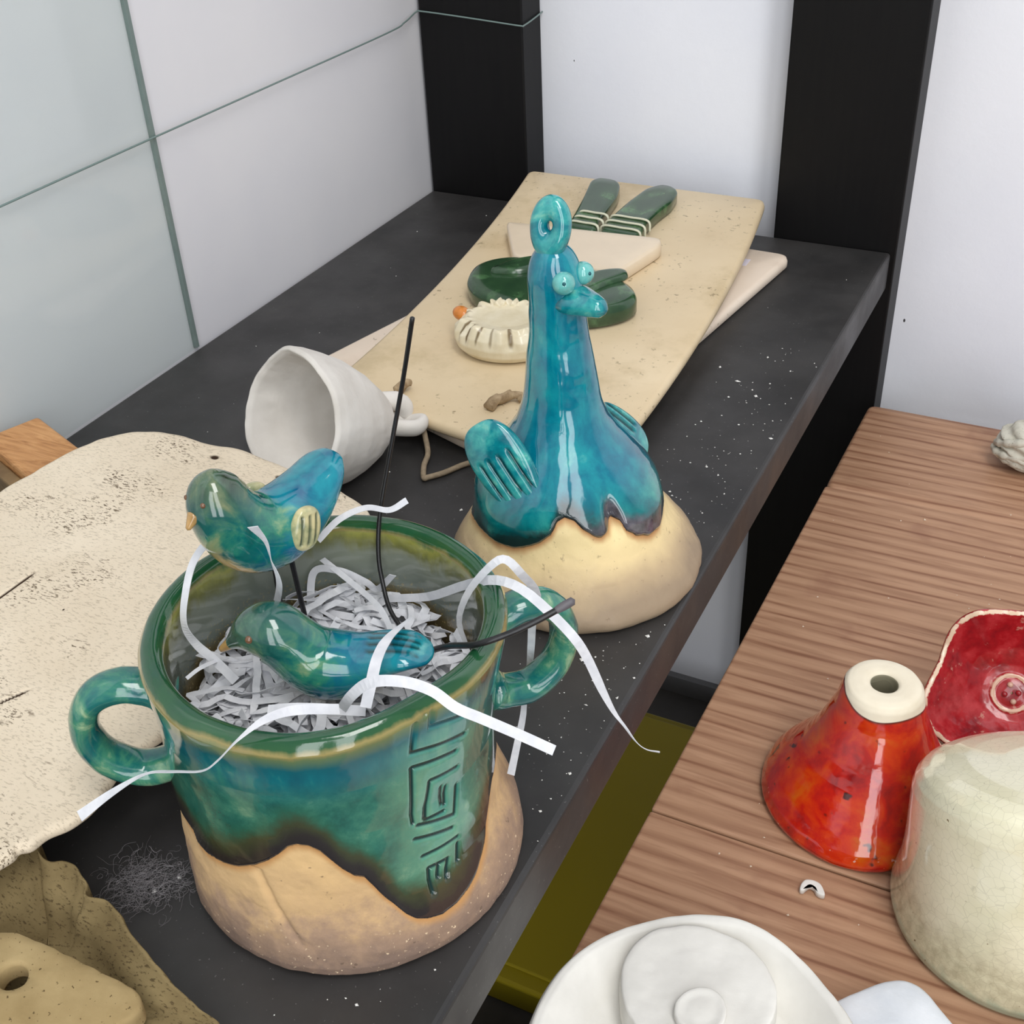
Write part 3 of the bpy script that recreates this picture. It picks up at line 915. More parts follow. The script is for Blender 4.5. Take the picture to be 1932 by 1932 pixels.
# hanging loop on the head
nl = np.array([.02, -.95, .25])
nl /= np.linalg.norm(nl)
ul = np.array([0, 0, 1]) - nl * nl[2]
ul /= np.linalg.norm(ul)
vl = np.cross(nl, ul)
lc = np.array([*(IR * -.0085), .1605])
U, W = np.meshgrid(np.linspace(0, 2 * math.pi, 56, endpoint=False), np.linspace(0, 2 * math.pi, 28, endpoint=False))
R0, ra, rn = .0050, .0039, .0040
rad = R0 + ra * np.cos(W)
sy = np.where(np.sin(U) < 0, 1.55, 1.30)
X = rad * np.cos(U) * .95
Y = rad * np.sin(U) * sy
N_ = rn * np.sin(W)
Vl = lc + X.ravel()[:, None] * vl + Y.ravel()[:, None] * ul + N_.ravel()[:, None] * nl
mesh('hanging_loop', Vl, grid_faces(28, 56).tolist() + [[27 * 56 + i, 27 * 56 + (i + 1) % 56, (i + 1) % 56, i] for i in range(56)], M_gpart, goose, attrs=dict(grv=np.zeros(len(Vl))))


def goose_wing(center, a, n, L, W, T):
    a = np.array(a) / np.linalg.norm(a)
    n = np.array(n) - a * np.dot(n, a)
    n /= np.linalg.norm(n)
    b = np.cross(n, a)
    Vw, Fw, G = paddle(a, b, n, L, W, T, (-.55, -.15, .25, .6), gw=.0007, gd=.0015, nu=110, nv=110, egg=.12, span=(-.8, .35))
    mesh('wing', Vw + center, Fw, M_gpart, goose, attrs=dict(grv=G))


goose_wing(np.array([*(IR * -.005), .064]) + gs * .033 - gf * .0050, (-.62, .10, .78), gs * .9 + np.array([.25, 0, .38]), .0220, .0125, .0042)
BK = np.array([-.47, .88])
goose_wing(np.array([.0135, .0175, .0610]), (IR[0] * .60 - .1, IR[1] * .60 + .2, -.72), (IR[0] * .55 + .15, IR[1] * .55 - .45, .60), .0190, .0100, .0036)

# ------------------------------------------------------------------ unfired bell lying on its side
M_rawclay = clay_mat('grey_white_raw_clay', S(206, 200, 192), S(222, 217, 210), None, 0.9, 40, 0.3, 260)
d = np.array([.33, .86, -.39])
d /= np.linalg.norm(d)
bell = thing('clay_bell', 'unglazed pale clay bell lying on its side with its open mouth forward', 'bell', (0.1500, -0.4030, 0.0376))
bo = [(.0375, 0), (.0372, .006), (.0352, .015), (.0318, .026), (.0265, .038), (.0205, .048), (.0150, .055), (.0095, .0595), (.004, .061), (.0006, .0612)]
bi = [(1e-5, .0560), (.006, .0550), (.0115, .0500), (.0172, .0430), (.0228, .0340), (.0276, .0240), (.0308, .0140), (.0326, .0050), (.0336, .0008), (.0354, -.0014)]
bp = dense(bi + bo, .0012)
th, r, z = lathe_arrays(bp, 200)
rr = r + .0012 * fbm(np.column_stack([np.cos(th) * 2, np.sin(th) * 2, z * 30]), 1.2, 3) * sstep(0, .01, r)
lip = sstep(.02, 0, z)
zz = z - .0014 * lip * np.sin(3 * th + .5) - .0010 * lip * fbm(np.column_stack([np.cos(th), np.sin(th), 0 * z]), 3, 6)
zax = Vector(d)
rot = Vector((0, 0, 1)).rotation_difference(zax).to_matrix()
RM = np.array(rot)
V = np.column_stack([np.cos(th) * rr, np.sin(th) * rr, zz]) @ RM.T
mesh('bell_body', V, grid_faces(len(bp), 200), M_rawclay, bell)
# pinched knot of two loops at the crown
crown = d * .060
cu = np.array([0, 0, 1.0])
sd = np.cross(d, cu)
sd /= np.linalg.norm(sd)


def clay_loop(pts, r0, r1, name):
    P = spline([crown + d * a + sd * b + cu * c for a, b, c in pts], 30)
    V, F = tube_geo(P, np.linspace(r0, r0 * .8, 30), np.linspace(r1, r1 * .8, 30), 16, up=sd)
    V = V + fbm(V, 150, 4)[:, None] * .0006
    mesh(name, V, F, M_rawclay, bell)


clay_loop([(-.004, -.004, .008), (.004, .000, .013), (.012, .002, .012), (.013, .002, .005), (.007, .001, .001), (.000, .000, .004)], .0052, .0056, 'knot_loop')
clay_loop([(-.003, .004, .000), (.000, .013, .002), (.006, .019, .004), (.013, .017, .006), (.014, .009, .004), (.008, .003, -.001), (.000, .001, -.002)], .0040, .0054, 'knot_loop')
M_str = plain('beige_string', S(150, 134, 112), 0.9, 0.1, 0, .3, 500)
P = spline([(0.1860, -0.3410, 0.016), (0.1925, -0.3480, 0.008), (0.1975, -0.3550, 0.0035), (0.2002, -0.3640, 0.0022), (0.2055, -0.3735, 0.0018), (0.2075, -0.3725, 0.0018), (0.2130, -0.3655, 0.0018), (0.2210, -0.3520, 0.0018), (0.235, -0.344, 0.0018)], 70)
o = mesh('bell_string', *tube_geo(P, .0015, seg=8), M_str)
tag(o, 'beige string tied to the pale clay bell and trailing over the shelf', 'string')

# ------------------------------------------------------------------ two stacked ceramic boards
def board_mat(name, c0, c1, stain):
    m = Mat(name, 0.45, 0.4)
    c = m.ramp(m.noise(14, 5), [(0.3, c0), (0.7, c1)])
    c = m.mix(m.math('MULTIPLY', m.map(m.noise(9, 6, .7), .55, .72), .55), c, stain)
    c = m.mix(m.math('MULTIPLY', m.math('MULTIPLY', m.map(m.noise(240, 3), .62, .70), m.map(m.noise(12, 2), .48, .62)), .6), c, S(112, 96, 66))
    m.set('Base Color', c)
    m.bump(m.noise(160, 3), .12, .0006)
    return m.m


def rounded_quad(A, B, Cc, D, rad, n=8):
    P = [np.array(p, float) for p in (A, B, Cc, D)]
    out = []
    for k in range(4):
        p, q, s = P[k - 1], P[k], P[(k + 1) % 4]
        a = q + (p - q) / np.linalg.norm(p - q) * rad
        b = q + (s - q) / np.linalg.norm(s - q) * rad
        for t in np.linspace(0, 1, n):
            out.append((1 - t) ** 2 * a + 2 * t * (1 - t) * q + t * t * b)
        nx = s + (q - s) / np.linalg.norm(q - s) * rad
        for t in np.linspace(0, 1, 26)[1:-1]:
            out.append(b + (nx - b) * t)
    return np.array(out)


def bz(y): return .0165 + .0135 * (max(y + .34, 0) / .332) ** 1.3


lb = mesh('ceramic_board', *prism_geo(rounded_quad((.0900, -.232), (.1480, -.347), (.300, -.385), (.312, -.20), .012) if False else rounded_quad((.152, -.040), (.0870, -.300), (.262, -.358), (.3040, -.046), .011), .0004, .0085, .003), board_mat('pale_pink_board', S(222, 204, 184), S(232, 216, 198), S(206, 186, 166)))
tag(lb, 'pale pinkish ceramic board underneath the larger tan board', 'board', 'ceramic boards on the shelf')
tp = rounded_quad((.0905, -.0085), (.1175, -.3320), (.293, -.3600), (.2730, -.0085), .008)
tpx = tp.copy()
bow = np.where(tp[:, 0] < .19, .0100, .0095) * np.clip(1 - ((tp[:, 1] + .185) / .177) ** 2, 0, 1)
tpx[:, 0] += bow
tb = mesh('ceramic_board', *prism_geo(tpx, -.0070, 0.0, .003, zf=lambda x, y: bz(y)), board_mat('tan_stained_board', S(208, 186, 150), S(222, 202, 168), S(176, 154, 112)))
tag(tb, 'large tan ceramic board stained with brown specks, on top of the pair', 'board', 'ceramic boards on the shelf')
stk = mesh('price_sticker', *box_geo(.2720, .2810, -.0760, -.0650, .00855, .0087), plain('lilac_sticker', S(232, 226, 240), .6), smooth=False)
tag(stk, 'small white paper sticker on the pale lower board', 'sticker')

# ceramic doll lying on the tan board
doll = thing('ceramic_doll', 'ceramic doll with cream skirt and green boots lying on the tan board', 'figurine', (.19, -.15, 0))
DO = np.array([.19, -.15])


def on_board(poly, h, mat, name, parent=doll, n=60, dz=.0002, inset=.002, closed=True):
    P = closed_spline(poly, n) if closed else corner_poly(poly, 90)
    V, F = prism_geo(P - DO, 0, h, inset, zf=lambda x, y: bz(y + DO[1]) + dz)
    return crisp(mesh(name, V, F, mat, parent), 50)


M_green = Mat('dark_green_glaze', 0.2, 0.5, 0.4)
M_green.set('Base Color', M_green.ramp(M_green.noise(60, 5, .6), [(0.3, S(30, 58, 36)), (0.55, S(44, 74, 46)), (0.75, S(84, 124, 80))]))
M_green = M_green.m
M_skirt = plain('cream_skirt_glaze', S(226, 208, 182), 0.35, 0.5, 0.2, .05)
M_stripe = plain('cream_stripe', S(214, 212, 186), 0.3)
on_board([(.1262, -.1185), (.2345, -.1105), (.2375, -.1180), (.2260, -.1660), (.1550, -.1660)], .0100, M_skirt, 'skirt', closed=False)
legL = [(.1680, -.1150), (.1640, -.0900), (.1585, -.0620), (.1520, -.0345), (.1560, -.0280), (.1690, -.0285), (.1745, -.0340), (.1800, -.0520), (.1825, -.0760), (.1838, -.0920), (.1890, -.1130)]
legR = [(.1915, -.1110), (.1900, -.0850), (.1915, -.0600), (.1950, -.0360), (.2020, -.0270), (.2090, -.0265), (.2175, -.0330), (.2195, -.0520), (.2168, -.0700), (.2158, -.0900), (.2185, -.1130)]
for L_, x0, x1, sl in ((legL, .1672, .1882, -.0004), (legR, .1903, .2176, -.0004)):
    lg = on_board(L_, .0092, M_green, 'leg', closed=False)
    for k, yy in enumerate((-.0870, -.0955, -.1040)):
        P = [(x0 - .001 + .0045 * (k == 0) * 0 - DO[0], yy - DO[1], bz(yy) + .004), (x0 + .001 - DO[0], yy - DO[1] - .0005, bz(yy) + .0095), ((x0 + x1) / 2 - DO[0], yy - DO[1] - .001, bz(yy) + .0099), (x1 - .0010 - DO[0], yy - DO[1] - .002, bz(yy) + .0095), (x1 + .0008 - DO[0], yy - DO[1] - .003, bz(yy) + .003)]
        mesh('stripe', *tube_geo(spline(P, 26), .0008, .0014, 8), M_stripe, lg)
tors = on_board([(.1420, -.2000), (.1420, -.1870), (.1500, -.1760), (.1640, -.1700), (.1850, -.1710), (.2050, -.1700), (.2250, -.1750), (.2420, -.1840), (.2510, -.1960), (.2490, -.2080), (.2380, -.2200), (.2200, -.2300), (.2000, -.2330), (.1800, -.2290), (.1600, -.2240), (.1470, -.2130)], .0135, M_green, 'coat', inset=.004)
for pts in ([(.1560, -.1990), (.1620, -.1830), (.1740, -.1720), (.1830, -.1680), (.1870, -.1780), (.1800, -.1900), (.1700, -.1980)], [(.2080, -.2080), (.2120, -.1900), (.2200, -.1780), (.2320, -.1720), (.2380, -.1790), (.2300, -.1930), (.2220, -.2080)]):
    V, F = prism_geo(closed_spline(pts, 40) - DO, .0115, .0172, .003, zf=lambda x, y: bz(y + DO[1]))
    mesh('lapel', V, F, M_green, doll)

# ruffled cream ornament with an orange tip
orn = thing('ruffled_ornament', 'cream ruffled ceramic ornament with flat top and an orange knob, on tan board', 'ornament', (.1960, -.2570, 0.0184))
m = Mat('cream_ruffle_glaze', 0.3, 0.5, 0.2)
m.set('Base Color', m.mix(m.map(m.attr('cre'), .25, .9), m.ramp(m.noise(90, 4), [(0.3, S(214, 200, 166)), (0.7, S(232, 222, 196))]), S(120, 100, 66)))
M_ruf = m.m
po = [(1e-5, -.0004), (.018, -.0004), (.0225, .001), (.0252, .004), (.0262, .008), (.0252, .0125), (.0225, .0165), (.0195, .0180), (.0170, .0172), (.0120, .0165), (1e-5, .0165)]
pd = dense(po, .0008)
th, r, z = lathe_arrays(pd, 220)
ang = th * 19 + 2.2 * np.sin(th * 3)
w = sstep(.006, .0125, z) * sstep(.014, .021, r)
cre = np.clip(-np.sin(ang), 0, 1) ** 2 * w * (.80 + .5 * vnoise(np.column_stack([np.cos(th) * 3, np.sin(th) * 3, z * 60]), 1.4, 5))
rr = r * (1 + .05 * np.sin(2 * th)) + .0011 * np.sin(ang) * w * (.7 + .5 * np.sin(th * 5 + 1))
V = np.column_stack([np.cos(th) * rr * 1.15, np.sin(th) * rr * .96, z * 1.12 + .0016 * np.sin(ang * .5 + 1) * sstep(.0185, .0215, r) * sstep(.012, .017, z)])
mesh('ruffled_body', V, grid_faces(len(pd), 220), M_ruf, orn, attrs=dict(cre=cre))
Vk, Fk = ball_geo((0, 0, 0), .0062, .0046, .0040)
cth = math.cos(.5)
Vk = Vk @ np.array([[.89, -.45, 0], [.45, .89, 0], [0, 0, 1]]) + [-.0290, .0000, .0165]
mesh('orange_knob', Vk, Fk, plain('orange_glaze', S(224, 136, 52), .3, .5, .3, .25, 300), orn)
M_dk = plain('dark_spot', S(34, 32, 26), .5)
for x, y in ((-.0060, .0200), (-.0005, .0206), (.0050, .0202)):
    mesh('dark_dot', *ball_geo((x, y, .0178), .0013), M_dk, orn)
for x, y, rzz in ((-.012, .0150, .0040), (-.0040, .0180, .0032)):
    pt = [(x - .005, y - .002), (x - .002, y + .003), (x + .003, y + .002), (x + .004, y - .002), (x, y - .004)]
    V, F = prism_geo(closed_spline(pt, 26), .0155, .0195 + rzz * .3, .001)
    V[:, 2] += .0012 * np.sin(V[:, 0] * 1400)
    mesh('torn_edge', V, F, M_ruf, orn)

M_crumb = clay_mat('brown_clay_crumb', S(130, 108, 80), S(182, 160, 128), S(70, 52, 36), .9, 200)
for lab, c, pts in (('brown coil of dry clay lying on the tan board beside the goose', (.2221, -.3177), [(-.004, -.006, .002), (-.003, -.001, .004), (-.001, .004, .003), (.003, .008, .004), (.007, .009, .003), (.009, .007, .002)]),
                    ('small beige clay crumb at the front left of the tan board', (.1665, -.3235), [(-.003, -.003, .002), (-.0015, 0, .004), (.0005, .003, .005), (1e-5, .005, .003)])):
    P = spline([(c[0] + a, c[1] + b, bz(c[1]) + q) for a, b, q in pts], 40)
    V, F = tube_geo(P, np.linspace(.0032, .0018, 40), None, 14)
    V = V + (fbm(V, 420, 5)[:, None]) * .0014
    o = mesh('clay_crumb', V, F, M_crumb)
    tag(o, lab, 'clay crumb')

# ------------------------------------------------------------------ speckled cream slab and the block it rests on
mwd = Mat('orange_pine', 0.5, 0.4)
mwd.set('Base Color', mwd.ramp(mwd.noise(40, 5, .6, 1.2, mwd.vec((1, 7, 7), (0, 0, .35))), [(0.3, S(150, 100, 56)), (0.5, S(188, 136, 86)), (0.7, S(206, 156, 104))]))
blk = thing('wooden_block', 'orange pine block propping up the speckled slab beside the glass', 'wood block', (.0275, -.4590, 0))
ang = math.atan2(-.0193, .0522)
ca, sa = math.cos(ang), math.sin(ang)


def rotz(V): return np.column_stack([V[:, 0] * ca - V[:, 1] * sa, V[:, 0] * sa + V[:, 1] * ca, V[:, 2]])


V, F = box_geo(-.021, .080, -.014, .0160, 0.0002, .0298)
o = mesh('block_body', rotz(V), F, mwd.m, blk, smooth=False)
bevel(o, .0022, 3)
mwe = Mat('dark_side_wood', .7)
mwe.set('Base Color', mwe.ramp(mwe.noise(60, 4, vec=mwe.vec((1, 1, 5))), [(0.3, S(92, 70, 46)), (0.7, S(138, 112, 76))]))
V, F = box_geo(-.020, .079, -.0210, -.0142, 0.0002, .0240)  # darker brown strip laid along the block's front side face
o = mesh('side_strip', rotz(V), F, mwe.m, blk, smooth=False)
bevel(o, .001, 2)

SLAB = [[0.0632, -0.5079], [0.0644, -0.4959], [0.0688, -0.4694], [0.0749, -0.4541], [0.0866, -0.4409], [0.1053, -0.4358], [0.128, -0.4361], [0.142, -0.4338], [0.1646, -0.4366], [0.1873, -0.4395], [0.2075, -0.4436], [0.2233, -0.4495], [0.2305, -0.4589], [0.2370, -0.4741], [0.2400, -0.4987], [0.2400, -0.5267], [0.2370, -0.5560], [0.2330, -0.5800], [0.2275, -0.6003], [0.2234, -0.6095], [0.2278, -0.622], [0.2286, -0.6346], [0.2238, -0.6466], [0.2222, -0.6521], [0.2191, -0.6558], [0.2182, -0.6618], [.205, -.683], [.165, -.690], [.110, -.665], [.070, -.610], [.058, -.555]]
SL = closed_spline(SLAB, 420)
SL += np.column_stack([vnoise(np.column_stack([SL, SL[:, :1] * 0]), 160, 2), vnoise(np.column_stack([SL, SL[:, :1] * 0]), 160, 5)]) * .0008
sc = np.array([.150, -.560])


def slab_z(x, y): return .041 - .008 * np.clip((x - .05) / .18 * .6 + (-.47 - y) / .17 * .4, 0, 1.3)


ks = np.concatenate([np.linspace(.004, .975, 150), [.985, .993, .998, 1.0, 1.0, .995, .98, .9, .5, .01]])
dzs = np.concatenate([np.zeros(150), [-.0003, -.0007, -.0013, -.0020, -.0034, -.0044, -.0052, -.0088, -.0104, -.0104]])
rows = []
for k, dzz in zip(ks, dzs):
    Q = sc + (SL - sc) * k
    rows.append(np.column_stack([Q, slab_z(Q[:, 0], Q[:, 1]) + dzz]))
V = np.vstack(rows)
up = np.repeat(dzs > -.001, len(SL))
lin = np.zeros(len(V))
for (ax, ay), (bx, by), w in (((.118, -.583), (.1219, -.5425), .0007), ((.158, -.622), (.1718, -.5974), .0006)):
    L2 = (bx - ax) ** 2 + (by - ay) ** 2
    t = np.clip(((V[:, 0] - ax) * (bx - ax) + (V[:, 1] - ay) * (by - ay)) / L2, 0, 1)
    ddd = np.hypot(V[:, 0] - ax - t * (bx - ax), V[:, 1] - ay - t * (by - ay))
    lin = np.maximum(lin, np.exp(-(ddd / w) ** 2) * sstep(1, .8, t))
for cx, cy, w in ((.1365, -.4452, .0018), (.1735, -.4461, .0013)):
    lin = np.maximum(lin, np.exp(-(((V[:, 0] - cx) ** 2 * .5 + (V[:, 1] - cy) ** 2) / w ** 2)))
lin *= up
V[:, 2] += np.where(up, .0006 * fbm(V, 35, 3) - .0012 * lin, 0)
m = Mat('speckled_cream_slab', 0.8, 0.25)
c = m.ramp(m.noise(16, 5), [(0.3, S(212, 196, 172)), (0.7, S(226, 212, 190))])
vs = m.vec((1, 1, 1), (0, 0, .9))
vs2 = m.vec((60, 190, 100), (0, 0, -1.05))
patch = m.map(m.noise(30, 4, .65), .50, .68)
sp1 = m.map(m.noise(7, 4, .65, 0, vs2), .545, .60)
c = m.mix(m.math('MULTIPLY', sp1, m.math('ADD', m.math('MULTIPLY', patch, .72), .24)), c, S(74, 56, 36))
sp2 = m.map(m.noise(12, 3, .6, 0, m.vec((16, 34, 30), (0, 0, -1.05))), .60, .66)
c = m.mix(m.math('MULTIPLY', sp2, m.math('MULTIPLY', patch, .8)), c, S(88, 70, 46))
c = m.mix(m.map(m.attr('lin'), .2, .7), c, S(52, 34, 20))
m.set('Base Color', c)
m.bump(m.math('SUBTRACT', m.noise(300, 3), sp1), .25, .0006)
o = mesh('ceramic_slab', V, grid_faces(len(ks), len(SL), flip=True), m.m, attrs=dict(lin=lin))
tag(o, 'big irregular cream ceramic slab with brown speckles propped behind the cup', 'slab')

# ------------------------------------------------------------------ rough clay shell pieces at the front left
M_shell = Mat('olive_brown_rough_clay', 0.9, 0.2)
c = M_shell.ramp(M_shell.noise(30, 5), [(0.3, S(104, 88, 58)), (0.7, S(148, 130, 92))])
vs2 = M_shell.vec((60, 190, 100), (0, 0, -.9))
c = M_shell.mix(M_shell.math('MULTIPLY', M_shell.map(M_shell.noise(7, 4, .65, 0, vs2), .55, .64), .7), c, S(64, 50, 32))
M_shell.set('Base Color', c)
M_shell.bump(M_shell.noise(260, 4), .35, .0008)
M_shell = M_shell.m
M_shell2 = clay_mat('ochre_clay', S(146, 124, 84), S(172, 150, 108), S(96, 78, 50), .85, 50, .35, 300)

SH1 = [[0.2049, -0.6545], [0.2063, -0.6475], [0.2076, -0.6415], [0.2121, -0.6428], [0.2148, -0.6464], [0.2205, -0.6474], [0.2255, -0.6452], [0.2319, -0.6459], [0.2381, -0.6489], [0.241, -0.6522], [0.2489, -0.6509], [0.2591, -0.655], [0.2677, -0.6586], [0.2761, -0.6611], [0.2861, -0.6645], [0.2969, -0.6666], [0.3052, -0.6684], [.300, -.676], [.282, -.690], [.262, -.698], [.235, -.700], [.212, -.690], [.203, -.672]]
PO = closed_spline(SH1, 240)
PO += np.column_stack([vnoise(np.column_stack([PO, PO[:, :1] * 0]), 220, 2), vnoise(np.column_stack([PO, PO[:, :1] * 0]), 220, 5)]) * .0007
c0 = np.array([.240, -.676])
rows = []
for k, zz in [(1.0, .0006), (1.0, .010), (1.0, .0170), (.985, .0186), (.965, .0186), (.94, .0172), (.88, .0142), (.80, .0125), (.72, .0112), (.64, .0070), (.56, .0030), (.42, .0020), (.3, .0020), (.15, .0033), (.02, .0033)]:
    Q = c0 + (PO - c0) * k
    zv = zz * (1 + .22 * np.clip((.218 - Q[:, 0]) / .008, 0, 1)) * (.55 + .45 * np.clip((.305 - Q[:, 0]) / .07, 0, 1))
    rows.append(np.column_stack([Q, zv]))
V = np.vstack(rows)
V[:, 2] += np.where(V[:, 2] > .005, .0009 * fbm(V, 120, 4), 0)
o = mesh('clay_shell', V, grid_faces(len(rows), len(PO), flip=False), M_shell)
tag(o, 'rough olive brown clay shell with a raised torn edge at the front corner', 'clay shell')

SH2 = [[.213, -.688], [0.218, -0.681], [0.229, -0.678], [0.2393, -0.6755], [0.2529, -0.6748], [0.2665, -0.6745], [0.2759, -0.6735], [0.2829, -0.6750], [0.2860, -0.679], [.282, -.689], [.270, -.698], [.250, -.704], [.228, -.703], [.214, -.697]]
PO = closed_spline(SH2, 220)
PO += np.column_stack([vnoise(np.column_stack([PO, PO[:, :1] * 0]), 260, 7), vnoise(np.column_stack([PO, PO[:, :1] * 0]), 260, 9)]) * .0006
hc = np.array([.2466, -.6878])
hole = np.array([(math.cos(a), math.sin(a)) for a in np.arctan2(PO[:, 1] - hc[1], PO[:, 0] - hc[0])]) * .0042
rows = []
for k, zz in [(1, .0170), (1, .0205), (1, .0225), (.985, .0236), (.95, .0240), (.7, .0242), (.4, .0243), (.15, .0243), (.03, .0240), (.0, .0228), (.0, .0180), (.0, .0172), (.5, .0170)]:
    Q = hc + hole + (PO - hc - hole) * k
    rows.append(np.column_stack([Q, np.full(len(PO), zz)]))
rows.append(rows[0].copy())
V = np.vstack(rows)
V[:, 2] += .0007 * fbm(V, 90, 4) - .0035 * np.clip((V[:, 0] - .25) / .035, 0, 1)
o = mesh('clay_tag', V, grid_faces(len(rows), len(PO), flip=False), M_shell2)
tag(o, 'ochre clay plate pierced by a round hole, resting on the olive shell', 'clay plate')

# ------------------------------------------------------------------ wooden bench
ZB = -.108
mb = Mat('brown_pine_plank', 0.5, 0.35)
sep = mb.nt.nodes.new('ShaderNodeSeparateXYZ')
mb.nt.links.new(mb.tc, sep.inputs[0])
info = mb.nt.nodes.new('ShaderNodeObjectInfo')
wv = mb.nt.nodes.new('ShaderNodeTexWave')
wv.wave_type = 'BANDS'
wv.bands_direction = 'Y'
wv.inputs['Scale'].default_value = 32
wv.inputs['Distortion'].default_value = 7.0
wv.inputs['Detail'].default_value = 3
wv.inputs['Detail Scale'].default_value = 0.8
mb.nt.links.new(mb.vec((.10, 1, 1), (0, 0, -.02)), wv.inputs['Vector'])
g1 = mb.noise(14, 5, .6, .3, mb.vec((1.2, 16, 16)))
g2 = mb.noise(18, 4, .5, .2, mb.vec((.6, 7, 7)))
c = mb.ramp(wv.outputs['Fac'], [(0.02, S(134, 92, 68)), (0.14, S(164, 122, 94)), (0.4, S(178, 138, 108)), (1.0, S(184, 144, 114))])
c = mb.mix(mb.map(g1, .35, .62), mb.ramp(g2, [(0.3, S(152, 112, 86)), (0.7, S(176, 136, 106))]), c)
c = mb.mix(mb.math('MULTIPLY', mb.map(mb.noise(16, 4, .6), .58, .70), .35), c, S(128, 82, 64))
mb.set('Base Color', c)
mb.bump(mb.math('ADD', wv.outputs['Fac'], g1), .12, .0008)
bench = thing('wooden_bench', 'brown pine plank bench beside the black shelf holding red and white ceramics', 'bench', (.36, 0, ZB))
for y0, y1 in ((-.1360, -.0190), (-.4386, -.1362), (-.700, -.4398)):
    e0 = .0034 + (y0 + .019) * .0167
    e1 = .0034 + (y1 + .019) * .0167
    V = np.array([(e0, y0, -.026), (.62, y0, -.026), (.62, y1, -.026), (e1, y1, -.026), (e0, y0, 0), (.62, y0, 0), (.62, y1, 0), (e1, y1, 0)])
    o = mesh('plank', V, box_geo(0, 1, 0, 1, 0, 1)[1], mb.m, bench, smooth=False)
    if y1 > -.03:
        # rounded far-left corner: clip the corner column
        pl = rounded_quad((e1, y1), (e0, y0), (.62, y0), (.62, y1), .007)
        o.data = bpy.data.meshes.new('plank')
        pol = []
        for p in pl: pol.append(p)
        Vq, Fq = prism_geo(np.array(pol), -.026, 0, .003)
        o.data.from_pydata(Vq.tolist(), [], Fq)
        o.data.materials.append(mb.m)
        o.data.polygons.foreach_set('use_smooth', [True] * len(o.data.polygons))
        bpy.context.view_layer.update()
    else:
        bevel(o, .0030 if y1 > -.4 else .0030, 3)
        o.modifiers['bevel'].width = .0014
for x, y in ((.05, -.06), (.57, -.06), (.05, -.64), (.57, -.64)):
    o = mesh('leg', *box_geo(x - .02, x + .02, y - .02, y + .02, FLOOR - ZB, -.026), mb.m, bench, smooth=False)

# red-orange bell
def bell_obj(name, label, cx, cy, prof, n, mat, shape=None, disp=None, group=None):
    t = thing(name, label, 'bell', (cx, cy, ZB + .0003), group=group)
    pd = dense(prof, .001)
    th, r, z = lathe_arrays(pd, n)
    rr = r * (shape(th, z) if shape else 1)
    if disp is not None: rr = rr + disp(th, z, r)
    V = np.column_stack([np.cos(th) * rr, np.sin(th) * rr, z])
    return t, V, grid_faces(len(pd), n), th, r, z, pd


rprof = [(.040, .003), (.0452, .0002), (.0480, .0012), (.0484, .0035), (.0466, .0080), (.0425, .0145), (.0370, .0220), (.0315, .0300), (.0270, .0390), (.0235, .0480), (.0200, .0570), (.0184, .0640), (.0174, .0682), (.0158, .0706), (.0132, .0714), (.0095, .0716), (.0068, .0712), (.0058, .0700), (.0056, .0660), (.0056, .0580), (.0010, .0575)]


def rshape(th, z):
    k = sstep(.045, .0, z)
    return 1 - k * .34 * np.exp(-((th + .42) / .48) ** 2) - .05 * k * np.exp(-((th - 1.3) / .8) ** 2)


rb, V, F, th, r, z, pd = bell_obj('red_bell', 'glossy red orange ceramic bell with bare cream top and a hole', .4453, -.3892, rprof, 260, None, rshape, lambda t, z, r: .0006 * fbm(np.column_stack([np.cos(t) * r, np.sin(t) * r, z]), 60, 4))
s_idx = np.repeat(np.arange(len(pd)), 260)
top_k = np.argmax(pd[:, 1])
rt = np.where(s_idx >= 0, r, r)
bare = np.where((z > .062), 1.0, 0.0)
edge = (z - (.0660 - .0022 * np.sin(th + 1.9) - .0011 * np.sin(3 * th + .5))) / .001
m = Mat('red_orange_glaze', 0.06, 0.5, 0.7)
nz = m.noise(62, 5, .6, .4)
c = m.ramp(nz, [(0.30, S(136, 18, 20)), (0.46, S(190, 30, 16)), (0.58, S(206, 58, 14)), (0.74, S(204, 96, 20))])
c = m.mix(m.map(m.noise(130, 2, .5), .66, .74), c, S(74, 22, 16))
c = m.mix(m.math('MULTIPLY', m.map(m.noise(420, 2, .5), .70, .74), m.map(m.attr('hz'), .012, .001)), c, S(230, 205, 190))
eg = m.map(m.attr('edge'), -.3, .3)
c = m.mix(m.map(m.attr('edge'), -1.6, -.2), c, S(86, 30, 22))
c = m.mix(eg, c, m.ramp(m.noise(60, 4), [(0.3, S(226, 214, 190)), (0.7, S(238, 228, 206))]))
c = m.mix(m.map(m.attr('hol'), .3, .7), c, S(132, 126, 104))
m.set('Base Color', c)
m.set('Roughness', m.mix(eg, white(.06), white(.6)))
m.set('Coat Weight', m.mix(eg, white(.7), white(0)))
m.bump(m.noise(75, 3), .3, .0014)
hol = ((r < .0060) & (z > .05)) * 1.0
mesh('bell_body', V, F, m.m, rb, attrs=dict(edge=edge, hz=z, hol=hol))
M_debris = plain('dark_debris', S(42, 40, 30), .8)
for a, b in ((-.002, .001), (.0015, .002), (1e-5, -.0018)):
    mesh('debris', *ball_geo((a, b, .0590), .0015, .0008, .0011, 10, 7), M_debris, rb)

